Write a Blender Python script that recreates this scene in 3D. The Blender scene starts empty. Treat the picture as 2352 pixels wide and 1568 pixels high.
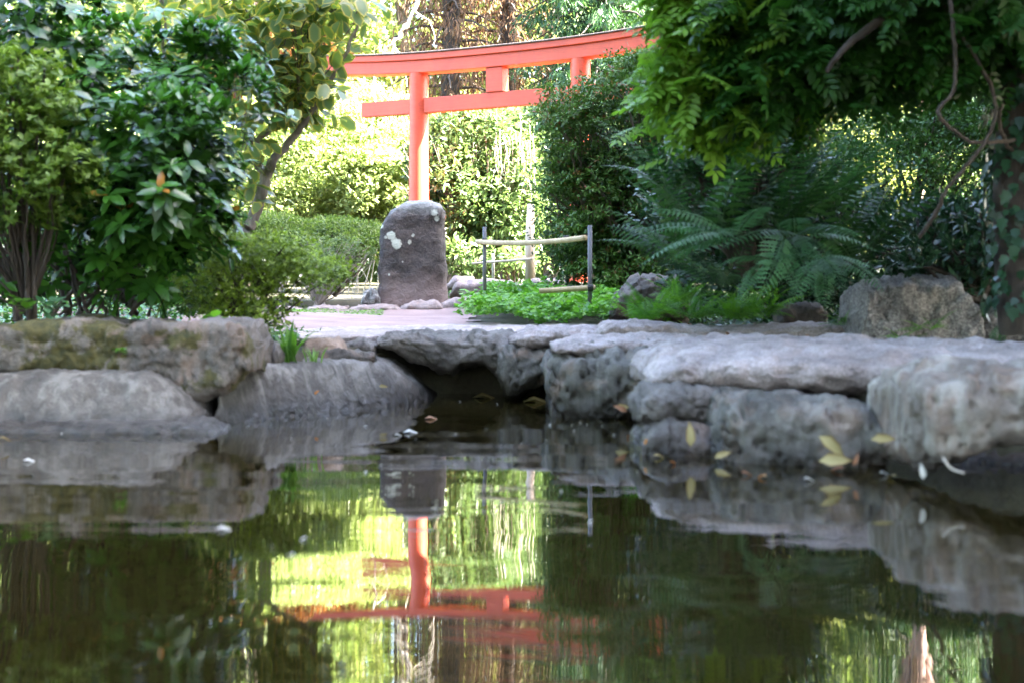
import bpy, math, random
import numpy as np
from mathutils import Vector, Matrix, noise

# ------------------------------------------------------------------ camera, sky, sun, exposure
scene = bpy.context.scene
C = scene.collection
HC = 0.69                      # camera height above the water
F = 3266.0                     # focal length in units of the 2352 px wide picture
cam_d = bpy.data.cameras.new('camera')
cam = bpy.data.objects.new('camera', cam_d); C.objects.link(cam)
cam.location = (0, 0, HC); cam.rotation_euler = (math.radians(90), 0, 0)
cam_d.sensor_width = 36; cam_d.lens = 50.0
cam_d.shift_y = -84.0 / 2352
cam_d.clip_start = 0.05; cam_d.clip_end = 2000
cam_d.dof.use_dof = True; cam_d.dof.focus_distance = 21.0; cam_d.dof.aperture_fstop = 2.2
scene.camera = cam

SUN_EL, SUN_AZ = math.radians(47), math.radians(-6)      # azimuth from +x towards +y
sun_dir = Vector((math.cos(SUN_EL)*math.cos(SUN_AZ), math.cos(SUN_EL)*math.sin(SUN_AZ), math.sin(SUN_EL)))
w = bpy.data.worlds.new('World'); scene.world = w; w.use_nodes = True
nt = w.node_tree; bg = nt.nodes['Background']
sky = nt.nodes.new('ShaderNodeTexSky'); sky.sky_type = 'NISHITA'; sky.sun_disc = False
sky.sun_elevation = SUN_EL; sky.sun_rotation = math.atan2(sun_dir.x, sun_dir.y)
sky.ozone_density = 0.35; sky.dust_density = 3.0; sky.air_density = 0.9
nt.links.new(sky.outputs[0], bg.inputs[0]); bg.inputs[1].default_value = 0.078
sl = bpy.data.lights.new('sun', 'SUN'); sl.energy = 5.0; sl.angle = math.radians(0.55); sl.color = (1.0, 0.94, 0.82)
sun = bpy.data.objects.new('sun', sl); C.objects.link(sun)
sun.rotation_euler = sun_dir.to_track_quat('Z', 'Y').to_euler()
scene.view_settings.view_transform = 'Standard'; scene.view_settings.look = 'None'
scene.view_settings.gamma = 1.0; scene.view_settings.use_curve_mapping = False
scene.view_settings.exposure = 5.35
scene.render.engine = 'CYCLES'
cy = scene.cycles
cy.max_bounces = 8; cy.diffuse_bounces = 4; cy.glossy_bounces = 3; cy.transmission_bounces = 4; cy.transparent_max_bounces = 4
cy.use_denoising = True; cy.caustics_reflective = False; cy.caustics_refractive = False

rng = np.random.default_rng(7)
random.seed(7)

# ------------------------------------------------------------------ helpers
def P(u, v, d):
    """point d metres ahead that the photograph shows at (u, v) of its 2352 px wide picture"""
    return np.array([(u-1176)/F*d, d, HC + (700-v)/F*d])
def PV(u, v, d): return Vector(P(u, v, d))

def tag(o, label=None, cat=None, group=None, kind=None):
    if label: o['label'] = label
    if cat: o['category'] = cat
    if group: o['group'] = group
    if kind: o['kind'] = kind
    return o

def root(name, loc, label, cat, group=None):
    o = bpy.data.objects.new(name, None); C.objects.link(o); o.location = Vector(loc)
    o.empty_display_size = 0.1
    return tag(o, label, cat, group)

def mesh_from(name, V, loops, starts, mat, attrs=None, smooth=True):
    me = bpy.data.meshes.new(name)
    V = np.asarray(V, dtype=np.float32)
    me.vertices.add(len(V)); me.vertices.foreach_set('co', V.ravel())
    me.loops.add(len(loops)); me.loops.foreach_set('vertex_index', np.asarray(loops, dtype=np.int32))
    me.polygons.add(len(starts)); me.polygons.foreach_set('loop_start', np.asarray(starts, dtype=np.int32))
    me.update(calc_edges=True)
    if smooth: me.polygons.foreach_set('use_smooth', np.ones(len(starts), dtype=bool))
    for k, a in (attrs or {}).items():
        at = me.attributes.new(k, 'FLOAT', 'POINT'); at.data.foreach_set('value', np.asarray(a, dtype=np.float32))
    if mat: me.materials.append(mat)
    return me

def obj(name, me, parent=None, loc=None):
    o = bpy.data.objects.new(name, me); C.objects.link(o)
    if parent: o.parent = parent
    if loc is not None: o.location = Vector(loc)
    return o

def cumul(parent):
    p = Vector((0, 0, 0))
    while parent is not None:
        p += parent.location; parent = parent.parent
    return p

class MB:
    """collects tubes, boxes and loose polygons in world coordinates"""
    def __init__(s): s.V = []; s.Fc = []
    def add(s, vs, fs):
        o = len(s.V); s.V += [tuple(v) for v in vs]; s.Fc += [tuple(i+o for i in f) for f in fs]
    def tube(s, pts, rad, n=7, cap=True):
        pts = [Vector(p) for p in pts]; m = len(pts)
        if not hasattr(rad, '__len__'): rad = [rad]*m
        vs = []; up = Vector((0.13, 0.21, 0.97))
        for i, p in enumerate(pts):
            t = (pts[min(i+1, m-1)] - pts[max(i-1, 0)]).normalized()
            if abs(t.dot(up)) > 0.95: up = Vector((0.9, 0.2, 0.1))
            a = t.cross(up).normalized(); b = t.cross(a)
            for k in range(n):
                th = 2*math.pi*k/n
                vs.append(p + (a*math.cos(th)+b*math.sin(th))*rad[i])
        fs = [(i*n+k, i*n+(k+1) % n, (i+1)*n+(k+1) % n, (i+1)*n+k) for i in range(m-1) for k in range(n)]
        if cap: fs += [tuple(range(n-1, -1, -1)), tuple((m-1)*n+k for k in range(n))]
        s.add(vs, fs)
    def build(s, name, mat, parent=None, loc=None, smooth=True):
        base = cumul(parent) if parent else Vector(loc or (0, 0, 0))
        me = bpy.data.meshes.new(name)
        me.from_pydata([Vector(v)-base for v in s.V], [], s.Fc)
        if smooth: me.polygons.foreach_set('use_smooth', np.ones(len(me.polygons), dtype=bool))
        me.materials.append(mat)
        return obj(name, me, parent, None if parent else base)

def curve(pts, n=8, wob=0.0):
    """smooth polyline through points (catmull-rom), slightly crooked"""
    p = [Vector(q) for q in pts]; p = [2*p[0]-p[1]] + p + [2*p[-1]-p[-2]]
    out = []
    for i in range(1, len(p)-2):
        for k in range(n):
            t = k/n
            a, b, c, d = p[i-1], p[i], p[i+1], p[i+2]
            q = 0.5*((2*b) + (c-a)*t + (2*a-5*b+4*c-d)*t*t + (3*b-a-3*c+d)*t**3)
            if wob: q = q + Vector((random.gauss(0, wob), random.gauss(0, wob), random.gauss(0, wob)))
            out.append(q)
    out.append(p[-2]); return out

def taper(n, a, b): return [a+(b-a)*i/(n-1) for i in range(n)]

# ------------------------------------------------------------------ materials
def new_mat(name):
    m = bpy.data.materials.new(name); m.use_nodes = True
    return m, m.node_tree, m.node_tree.nodes['Principled BSDF']
def N(nt, t, **kw):
    n = nt.nodes.new(t)
    for k, v in kw.items():
        if k.startswith('i_'):
            key = k[2:]; n.inputs[int(key) if key.isdigit() else key].default_value = v
        else: setattr(n, k, v)
    return n
def L(nt, a, b): nt.links.new(a, b)
def rgba(c): return (c[0], c[1], c[2], 1)
def mixc(nt, fac, a, b, mode='MIX'):
    n = nt.nodes.new('ShaderNodeMix'); n.data_type = 'RGBA'; n.blend_type = mode
    for i, x in ((0, fac), (6, a), (7, b)):
        if isinstance(x, (tuple, list)): n.inputs[i].default_value = rgba(x)
        elif isinstance(x, (int, float)): n.inputs[i].default_value = x
        else: L(nt, x, n.inputs[i])
    return n.outputs[2]
def ramp(nt, src, stops):
    n = nt.nodes.new('ShaderNodeValToRGB'); e = n.color_ramp.elements
    while len(e) < len(stops): e.new(0.5)
    for k, (p, c) in enumerate(stops):
        e[k].position = p; e[k].color = rgba(c) if isinstance(c, (tuple, list)) else (c, c, c, 1)
    L(nt, src, n.inputs[0]); return n.outputs[0]
def noise_n(nt, co, scale, detail=6, rough=0.6, dist=0.0):
    n = N(nt, 'ShaderNodeTexNoise'); n.inputs['Scale'].default_value = scale; n.inputs['Detail'].default_value = detail
    n.inputs['Roughness'].default_value = rough; n.inputs['Distortion'].default_value = dist
    if co is not None: L(nt, co, n.inputs['Vector'])
    return n.outputs['Fac']
def bump(nt, bsdf, h, strength=0.5, dist=0.02, prev=None):
    b = N(nt, 'ShaderNodeBump'); b.inputs['Strength'].default_value = strength; b.inputs['Distance'].default_value = dist
    L(nt, h, b.inputs['Height'])
    if prev: L(nt, prev, b.inputs['Normal'])
    L(nt, b.outputs[0], bsdf.inputs['Normal']); return b.outputs[0]

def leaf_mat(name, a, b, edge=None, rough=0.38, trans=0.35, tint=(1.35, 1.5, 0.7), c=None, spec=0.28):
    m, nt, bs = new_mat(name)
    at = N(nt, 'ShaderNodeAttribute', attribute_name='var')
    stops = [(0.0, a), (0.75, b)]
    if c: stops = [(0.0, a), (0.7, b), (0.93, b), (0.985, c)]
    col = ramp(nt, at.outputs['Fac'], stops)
    if edge:
        ea = N(nt, 'ShaderNodeAttribute', attribute_name='edge')
        f = ramp(nt, ea.outputs['Fac'], [(0.55, 0.0), (0.95, 0.8)])
        col = mixc(nt, f, col, edge)
    L(nt, col, bs.inputs['Base Color']); bs.inputs['Roughness'].default_value = rough
    bs.inputs['Specular IOR Level'].default_value = spec
    tr = N(nt, 'ShaderNodeBsdfTranslucent'); L(nt, mixc(nt, 1.0, col, tint, 'MULTIPLY'), tr.inputs[0])
    mx = N(nt, 'ShaderNodeMixShader'); mx.inputs[0].default_value = trans
    L(nt, bs.outputs[0], mx.inputs[1]); L(nt, tr.outputs[0], mx.inputs[2])
    L(nt, mx.outputs[0], nt.nodes['Material Output'].inputs[0])
    return m

def bark_mat(name, a, b, scale=18):
    m, nt, bs = new_mat(name)
    tc = N(nt, 'ShaderNodeTexCoord'); mp = N(nt, 'ShaderNodeMapping'); mp.inputs['Scale'].default_value = (1, 1, 0.22)
    L(nt, tc.outputs['Object'], mp.inputs[0])
    n = noise_n(nt, mp.outputs[0], scale, 8, 0.7, 0.4)
    L(nt, ramp(nt, n, [(0.3, a), (0.68, b)]), bs.inputs['Base Color']); bs.inputs['Roughness'].default_value = 0.85
    bump(nt, bs, n, 0.9, 0.02); return m

def rock_mat(name, dark, light, speck=0.5, moss=0.0, streak=0.0, rust=0.0, wet=True, scale=1.0, spk_scale=90):
    m, nt, bs = new_mat(name)
    tc = N(nt, 'ShaderNodeTexCoord'); co = tc.outputs['Object']
    big = noise_n(nt, co, 2.6*scale, 8, 0.62, 0.5)
    col = ramp(nt, big, [(0.32, dark), (0.66, light)])
    fine = noise_n(nt, co, spk_scale, 3, 0.7)
    col = mixc(nt, speck, col, ramp(nt, fine, [(0.36, 0.25), (0.5, 0.6), (0.66, 1.15)]), 'MULTIPLY')
    mid = noise_n(nt, co, 14, 6, 0.7, 0.8)
    col = mixc(nt, 0.55, col, ramp(nt, mid, [(0.33, 0.45), (0.55, 1.0), (0.7, 1.15)]), 'MULTIPLY')
    if rust:
        r = ramp(nt, noise_n(nt, co, 3.7, 5, 0.6, 1.0), [(0.5, 0.0), (0.66, rust)])
        col = mixc(nt, r, col, (0.22, 0.13, 0.085))
    if streak:
        mp = N(nt, 'ShaderNodeMapping'); mp.inputs['Scale'].default_value = (9, 9, 0.8); L(nt, co, mp.inputs[0])
        s = ramp(nt, noise_n(nt, mp.outputs[0], 1.0, 4, 0.6, 0.3), [(0.5, 0.0), (0.62, streak)])
        col = mixc(nt, s, col, (0.55, 0.53, 0.49))
    if moss:
        g = N(nt, 'ShaderNodeNewGeometry')
        mm = ramp(nt, noise_n(nt, co, 4.0, 6, 0.65, 0.3), [(0.56-moss*0.12, 0.0), (0.62-moss*0.12, 1.0)])
        mc = ramp(nt, noise_n(nt, co, 22, 4), [(0.3, (0.03, 0.032, 0.008)), (0.7, (0.10, 0.085, 0.02))])
        col = mixc(nt, mm, col, mc)
    if wet:
        g = N(nt, 'ShaderNodeNewGeometry'); sx = N(nt, 'ShaderNodeSeparateXYZ'); L(nt, g.outputs['Position'], sx.inputs[0])
        ad = N(nt, 'ShaderNodeMath', operation='MULTIPLY_ADD'); L(nt, mid, ad.inputs[0]); ad.inputs[1].default_value = -0.07; L(nt, sx.outputs[2], ad.inputs[2])
        wf = ramp(nt, ad.outputs[0], [(0.0, 1.0), (0.10, 0.0)])
        col = mixc(nt, wf, col, mixc(nt, 1.0, col, (0.33, 0.31, 0.3), 'MULTIPLY'))
        rr = N(nt, 'ShaderNodeMapRange'); L(nt, wf, rr.inputs[0]); rr.inputs[3].default_value = 0.78; rr.inputs[4].default_value = 0.3
        L(nt, rr.outputs[0], bs.inputs['Roughness'])
    else: bs.inputs['Roughness'].default_value = 0.8
    L(nt, col, bs.inputs['Base Color'])
    b1 = bump(nt, bs, mid, 0.8, 0.045); bump(nt, bs, fine, 0.4, 0.006, b1)
    return m

M = {}
M['granite'] = rock_mat('granite', (0.06, 0.05, 0.044), (0.22, 0.195, 0.18), 0.45)  # lower stones: damp tone, with the shade of their fronts also put into the colour
M['pale_stone'] = rock_mat('pale_stone', (0.25, 0.20, 0.19), (0.58, 0.50, 0.495), 0.6, rust=0.3)  # walked slabs: worn pale stone, light on their tops also put into the colour
M['dark_granite'] = rock_mat('dark_granite', (0.05, 0.04, 0.033), (0.16, 0.14, 0.12), 0.55, rust=0.5)
M['mossy'] = rock_mat('mossy_stone', (0.09, 0.075, 0.06), (0.26, 0.23, 0.20), 0.5, moss=0.95, rust=0.25)
M['mossy_edge'] = rock_mat('brown_stone', (0.075, 0.06, 0.05), (0.23, 0.205, 0.185), 0.5, moss=0.12, rust=0.45)
M['streaked'] = rock_mat('streaked_stone', (0.13, 0.10, 0.08), (0.33, 0.285, 0.25), 0.35, streak=0.35, rust=0.7)
M['washed'] = rock_mat('washed_stone', (0.05, 0.045, 0.037), (0.19, 0.175, 0.15), 0.4, streak=0.15, rust=0.45)  # damp lower stone, darkened further to stand in for shade on its sides
M['speckled'] = rock_mat('speckled_granite', (0.20, 0.185, 0.175), (0.42, 0.395, 0.375), 0.85, wet=False, spk_scale=55)
M['concrete'] = rock_mat('weathered_slab', (0.06, 0.052, 0.044), (0.165, 0.148, 0.132), 0.4, streak=0.18, scale=0.7)  # slab colour lowered to stand in for shade on the front faces
M['pink_kerb'] = rock_mat('pink_kerb', (0.27, 0.20, 0.185), (0.44, 0.36, 0.345), 0.35, wet=False)
M['orange_stone'] = rock_mat('orange_stone', (0.22, 0.15, 0.11), (0.42, 0.31, 0.24), 0.35, wet=False)
M['lichen_rock'] = rock_mat('white_lichen_rock', (0.10, 0.09, 0.09), (0.55, 0.55, 0.55), 0.8, wet=False, scale=5)

def torii_mat():
    m, nt, bs = new_mat('vermilion_paint')
    tc = N(nt, 'ShaderNodeTexCoord'); n = noise_n(nt, tc.outputs['Object'], 2.2, 8, 0.65)
    mp = N(nt, 'ShaderNodeMapping'); mp.inputs['Scale'].default_value = (2.5, 40, 40); L(nt, tc.outputs['Object'], mp.inputs[0])
    g = noise_n(nt, mp.outputs[0], 1.0, 5, 0.6)
    col = ramp(nt, n, [(0.3, (0.44, 0.044, 0.014)), (0.7, (0.58, 0.072, 0.024))])
    col = mixc(nt, 0.5, col, ramp(nt, g, [(0.3, 0.65), (0.6, 1.08)]), 'MULTIPLY')
    mv = N(nt, 'ShaderNodeMapping'); mv.inputs['Scale'].default_value = (14, 14, 0.9); L(nt, tc.outputs['Object'], mv.inputs[0])
    col = mixc(nt, ramp(nt, noise_n(nt, mv.outputs[0], 1.0, 6, 0.7, 0.3), [(0.52, 0.0), (0.75, 0.45)]), col, (0.30, 0.05, 0.035))
    L(nt, col, bs.inputs['Base Color']); bs.inputs['Roughness'].default_value = 0.5
    bump(nt, bs, g, 0.15, 0.01); return m
M['torii'] = torii_mat()
M['roof'] = bark_mat('weathered_roof_sheet', (0.045, 0.035, 0.035), (0.16, 0.125, 0.12), 9)
M['bark'] = bark_mat('brown_bark', (0.05, 0.035, 0.028), (0.16, 0.12, 0.095))
M['dark_bark'] = bark_mat('dark_bark', (0.018, 0.013, 0.01), (0.06, 0.045, 0.035))
M['vine'] = bark_mat('vine_bark', (0.03, 0.023, 0.018), (0.11, 0.085, 0.07), 40)
M['grey_bark'] = bark_mat('grey_bark', (0.12, 0.10, 0.085), (0.34, 0.29, 0.25))
M['pink_bark'] = bark_mat('pink_pine_bark', (0.15, 0.09, 0.075), (0.33, 0.22, 0.19), 12)
M['dead_wood'] = bark_mat('bleached_wood', (0.38, 0.33, 0.28), (0.62, 0.57, 0.50))
M['pipe'] = bark_mat('grey_pipe', (0.10, 0.105, 0.12), (0.19, 0.195, 0.22), 6)
M['bamboo'] = bark_mat('bamboo', (0.30, 0.22, 0.12), (0.55, 0.44, 0.27), 8)
M['post_wood'] = bark_mat('pale_post', (0.34, 0.26, 0.19), (0.55, 0.44, 0.33))
M['rope'] = bark_mat('black_tie', (0.012, 0.012, 0.012), (0.04, 0.04, 0.04), 60)

M['rhodo'] = leaf_mat('rhododendron_leaf', (0.007, 0.026, 0.008), (0.045, 0.14, 0.018), rough=0.27, trans=0.25, c=(0.35, 0.16, 0.03), spec=0.45)
M['azalea'] = leaf_mat('azalea_leaf', (0.02, 0.06, 0.012), (0.17, 0.265, 0.04), rough=0.45, trans=0.3)
M['azalea_low'] = leaf_mat('low_azalea_leaf', (0.014, 0.04, 0.008), (0.24, 0.35, 0.035), rough=0.45, trans=0.3)
M['magnolia'] = leaf_mat('magnolia_leaf', (0.06, 0.12, 0.05), (0.15, 0.22, 0.08), edge=(0.50, 0.40, 0.08), rough=0.4, trans=0.42, spec=0.5)
M['clipped'] = leaf_mat('clipped_shrub_leaf', (0.03, 0.065, 0.018), (0.13, 0.18, 0.05), rough=0.5)
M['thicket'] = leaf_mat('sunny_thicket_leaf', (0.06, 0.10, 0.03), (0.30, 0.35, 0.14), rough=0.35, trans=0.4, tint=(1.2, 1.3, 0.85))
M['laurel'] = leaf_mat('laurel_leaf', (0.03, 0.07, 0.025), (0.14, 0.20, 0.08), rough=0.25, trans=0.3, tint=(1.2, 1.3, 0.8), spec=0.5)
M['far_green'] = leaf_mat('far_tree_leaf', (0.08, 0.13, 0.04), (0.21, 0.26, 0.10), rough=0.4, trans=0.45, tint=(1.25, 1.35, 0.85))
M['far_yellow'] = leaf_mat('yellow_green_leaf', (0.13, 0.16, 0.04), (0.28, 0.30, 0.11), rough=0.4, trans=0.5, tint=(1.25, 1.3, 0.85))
M['maple'] = leaf_mat('rusty_maple_leaf', (0.12, 0.04, 0.02), (0.26, 0.12, 0.04), rough=0.45, trans=0.4, tint=(1.4, 1.1, 0.7))
M['brown'] = leaf_mat('brown_needles', (0.07, 0.035, 0.018), (0.17, 0.10, 0.055), rough=0.7, trans=0.2, tint=(1.2, 1, 0.8))
M['spruce'] = leaf_mat('spruce_needles', (0.015, 0.05, 0.018), (0.05, 0.11, 0.04), rough=0.5, trans=0.2)
M['yew'] = leaf_mat('yew_leaf', (0.014, 0.04, 0.010), (0.085, 0.16, 0.035), rough=0.5, trans=0.2, c=(0.16, 0.07, 0.035))
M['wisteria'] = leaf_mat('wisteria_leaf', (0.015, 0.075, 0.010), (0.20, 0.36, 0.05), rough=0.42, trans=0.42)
M['wisteria_dark'] = leaf_mat('shaded_wisteria_leaf', (0.012, 0.05, 0.008), (0.035, 0.11, 0.018), rough=0.4, trans=0.3)  # darker copy of the wisteria leaf, its shade put into the colour
M['fern'] = leaf_mat('fern_frond', (0.008, 0.035, 0.010), (0.05, 0.13, 0.035), rough=0.42, trans=0.25, tint=(1.1, 1.4, 0.9))
M['fern_pale'] = leaf_mat('pale_fern_frond', (0.05, 0.14, 0.06), (0.11, 0.24, 0.12), rough=0.42, trans=0.3, tint=(1.1, 1.4, 0.9))
M['fern_bright'] = leaf_mat('bright_fern_frond', (0.04, 0.15, 0.015), (0.12, 0.28, 0.03), rough=0.42, trans=0.4)
M['hedge'] = leaf_mat('small_hedge_leaf', (0.012, 0.04, 0.010), (0.07, 0.15, 0.035), rough=0.42, trans=0.25)
M['ivy'] = leaf_mat('ivy_leaf', (0.007, 0.024, 0.012), (0.025, 0.07, 0.035), rough=0.35, trans=0.15)
M['cover'] = leaf_mat('ground_cover_leaf', (0.035, 0.13, 0.015), (0.15, 0.34, 0.04), rough=0.45, trans=0.35)
M['grass'] = leaf_mat('grass_blade', (0.05, 0.13, 0.02), (0.14, 0.28, 0.05), rough=0.4, trans=0.4)
M['yellow_leaf'] = leaf_mat('fallen_yellow_leaf', (0.20, 0.16, 0.06), (0.38, 0.33, 0.16), edge=(0.16, 0.09, 0.03), rough=0.5, trans=0.2, tint=(1.2, 1.1, 0.7))
M['orange_leaf'] = leaf_mat('fallen_orange_leaf', (0.35, 0.13, 0.03), (0.5, 0.24, 0.06), rough=0.5, trans=0.2, tint=(1.2, 1, 0.7))
M['brown_leaf'] = leaf_mat('fallen_brown_leaf', (0.15, 0.06, 0.03), (0.30, 0.15, 0.08), rough=0.6, trans=0.15, tint=(1.2, 1, 0.8))
M['petal'] = leaf_mat('pale_floating_petal', (0.34, 0.33, 0.28), (0.55, 0.54, 0.50), rough=0.4, trans=0.2, tint=(1, 1, 1))

# ground
def soil_mat():
    m, nt, bs = new_mat('dark_soil')
    tc = N(nt, 'ShaderNodeTexCoord'); co = tc.outputs['Object']
    a = noise_n(nt, co, 1.2, 8, 0.65); b = noise_n(nt, co, 30, 5, 0.7)
    col = ramp(nt, a, [(0.35, (0.035, 0.028, 0.018)), (0.6, (0.06, 0.055, 0.03)), (0.75, (0.05, 0.07, 0.025))])
    col = mixc(nt, 0.6, col, ramp(nt, b, [(0.3, 0.5), (0.7, 1.3)]), 'MULTIPLY')
    L(nt, col, bs.inputs['Base Color']); bs.inputs['Roughness'].default_value = 0.95
    bump(nt, bs, b, 0.8, 0.03); return m
def path_mat():
    m, nt, bs = new_mat('pink_gravel_path')
    tc = N(nt, 'ShaderNodeTexCoord'); co = tc.outputs['Object']
    a = noise_n(nt, co, 1.6, 8, 0.65, 0.5); b = noise_n(nt, co, 70, 4, 0.7)
    col = ramp(nt, a, [(0.35, (0.19, 0.125, 0.115)), (0.68, (0.30, 0.215, 0.205))])
    col = mixc(nt, 0.5, col, ramp(nt, b, [(0.3, 0.6), (0.7, 1.2)]), 'MULTIPLY')
    L(nt, col, bs.inputs['Base Color']); bs.inputs['Roughness'].default_value = 0.9
    bump(nt, bs, b, 0.6, 0.01); return m
def water_mat():
    m, nt, bs = new_mat('pond_water')
    tc = N(nt, 'ShaderNodeTexCoord'); co = tc.outputs['Object']
    n0 = noise_n(nt, co, 0.8, 3)
    L(nt, ramp(nt, n0, [(0.3, (0.010, 0.0075, 0.002)), (0.7, (0.017, 0.013, 0.004))]), bs.inputs['Base Color'])
    bs.inputs['IOR'].default_value = 1.5; bs.inputs['Roughness'].default_value = 0.012
    m1 = N(nt, 'ShaderNodeMapping'); m1.inputs['Scale'].default_value = (0.7, 1.7, 1); m1.inputs['Location'].default_value = (3.3, 7.1, 0); L(nt, co, m1.inputs[0])
    w1 = noise_n(nt, m1.outputs[0], 1.0, 1, 0.4)
    m2 = N(nt, 'ShaderNodeMapping'); m2.inputs['Scale'].default_value = (2.2, 9, 1); L(nt, co, m2.inputs[0])
    w2 = noise_n(nt, m2.outputs[0], 1.0, 2, 0.5)
    b1 = bump(nt, bs, w1, 1.0, 0.0075); b2 = bump(nt, bs, w2, 1.0, 0.0006, b1)
    film = noise_n(nt, co, 3.0, 8, 0.7, 0.6); fr = N(nt, 'ShaderNodeMapRange'); L(nt, film, fr.inputs[0])
    for i_, x_ in enumerate((0.5, 0.85, 0.004, 0.02)): fr.inputs[i_+1].default_value = x_
    L(nt, fr.outputs[0], bs.inputs['Roughness'])
    return m
M['soil'] = soil_mat(); M['path'] = path_mat(); M['water'] = water_mat()

# ------------------------------------------------------------------ setting
SX = [-14, -1.75, -0.55, 0.45, 0.95, 1.25, 1.7, 2.6, 3.4, 4.5]
SY = [7.75, 8.45, 10.8, 10.6, 9.2, 7.7, 6.3, 5.6, 3, -8]
def ground_z(x, y):
    z = np.interp(y, [5, 10, 12, 14, 16, 17, 20, 26, 40, 80, 300], [.36, .36, .42, .50, .60, .68, .78, .86, 1.2, 2.0, 4.0])
    shore = np.interp(x, SX, SY)
    t = np.clip((y - shore - 0.10)/0.35, 0, 1); t = t*t*(3-2*t)
    t = np.where(y < -6.5, np.clip((-6.5-y)/0.5, 0, 1), t)
    t = np.where(x < -7, np.maximum(t, np.clip((-7-x)/0.5, 0, 1)), t)
    n = 0.03*np.sin(x*1.7+y*0.6)*np.sin(y*1.1-x*0.4)
    return -0.6 + t*(z+0.6+n)
def spaced(a, b, lo, hi, dense, outer):
    mid = np.arange(a, b, dense)
    l = a - np.cumsum(dense*1.22**np.arange(1, outer)); h = b + np.cumsum(dense*1.22**np.arange(1, outer))
    l = l[l > lo]; h = h[h < hi]
    return np.concatenate([[lo], l[::-1], mid, [b], h, [hi]])
xs = spaced(-6, 6, -250, 250, 0.12, 60); ys = spaced(4, 19, -150, 400, 0.12, 60)
XX, YY = np.meshgrid(xs, ys); ZZ = ground_z(XX, YY)
def grid_mesh(name, XX, YY, ZZ, mat, mask=None):
    h, wd = XX.shape
    V = np.stack([XX.ravel(), YY.ravel(), ZZ.ravel()], 1)
    i = np.arange((h-1)*wd).reshape(h-1, wd)[:, :-1]
    Q = np.stack([i, i+1, i+1+wd, i+wd], -1)
    if mask is not None: Q = Q[mask]
    Q = Q.reshape(-1, 4)
    used, inv = np.unique(Q, return_inverse=True)
    return mesh_from(name, V[used], inv.ravel(), np.arange(len(Q))*4, mat)
tag(obj('ground', grid_mesh('ground', XX, YY, ZZ, M['soil'])), 'dark planted soil around the pond', kind='structure')
wx = np.array([-7.8, 6.0]); wy = np.array([-7.3, 12.0]); WX, WY = np.meshgrid(wx, wy)
tag(obj('water', grid_mesh('water', WX, WY, WX*0, M['water'])), 'still brown pond water with garden reflections', kind='structure')
px = np.arange(-9, 2.2, 0.07); py = np.arange(10.75, 17.3, 0.07); PX, PY = np.meshgrid(px, py)
def in_path(x, y):
    left = -9 - 0*y
    right = np.interp(y, [10.7, 12.5, 13.2, 14, 15.5, 17.4], [0.9, 1.3, 0.0, -0.35, -0.45, -0.25]) + 0.08*np.sin(y*7)
    top = np.interp(x, [-9, -2.6, -1.5, 0], [16.2, 16.2, 16.3, 16.9])
    shore = np.interp(x, SX, SY)
    return (x > left) & (x < right) & (y > shore+0.45) & (y < top) & ((x > -3.2) | (y > 13))
cxm = (PX[:-1, :-1]+0.035); cym = (PY[:-1, :-1]+0.035)
# ground grid is piecewise linear; sample it bilinearly so that the path stays above it
def ground_sheet(x, y):
    ix = np.clip(np.searchsorted(xs, x)-1, 0, len(xs)-2); iy = np.clip(np.searchsorted(ys, y)-1, 0, len(ys)-2)
    tx = (x-xs[ix])/(xs[ix+1]-xs[ix]); ty = (y-ys[iy])/(ys[iy+1]-ys[iy])
    return (ZZ[iy, ix]*(1-tx)*(1-ty)+ZZ[iy, ix+1]*tx*(1-ty)+ZZ[iy+1, ix]*(1-tx)*ty+ZZ[iy+1, ix+1]*tx*ty)
tag(obj('path', grid_mesh('path', PX, PY, ground_sheet(PX, PY)+0.012, M['path'], in_path(cxm, cym))), 'pinkish gravel path behind the pond stones', kind='structure')

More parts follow.
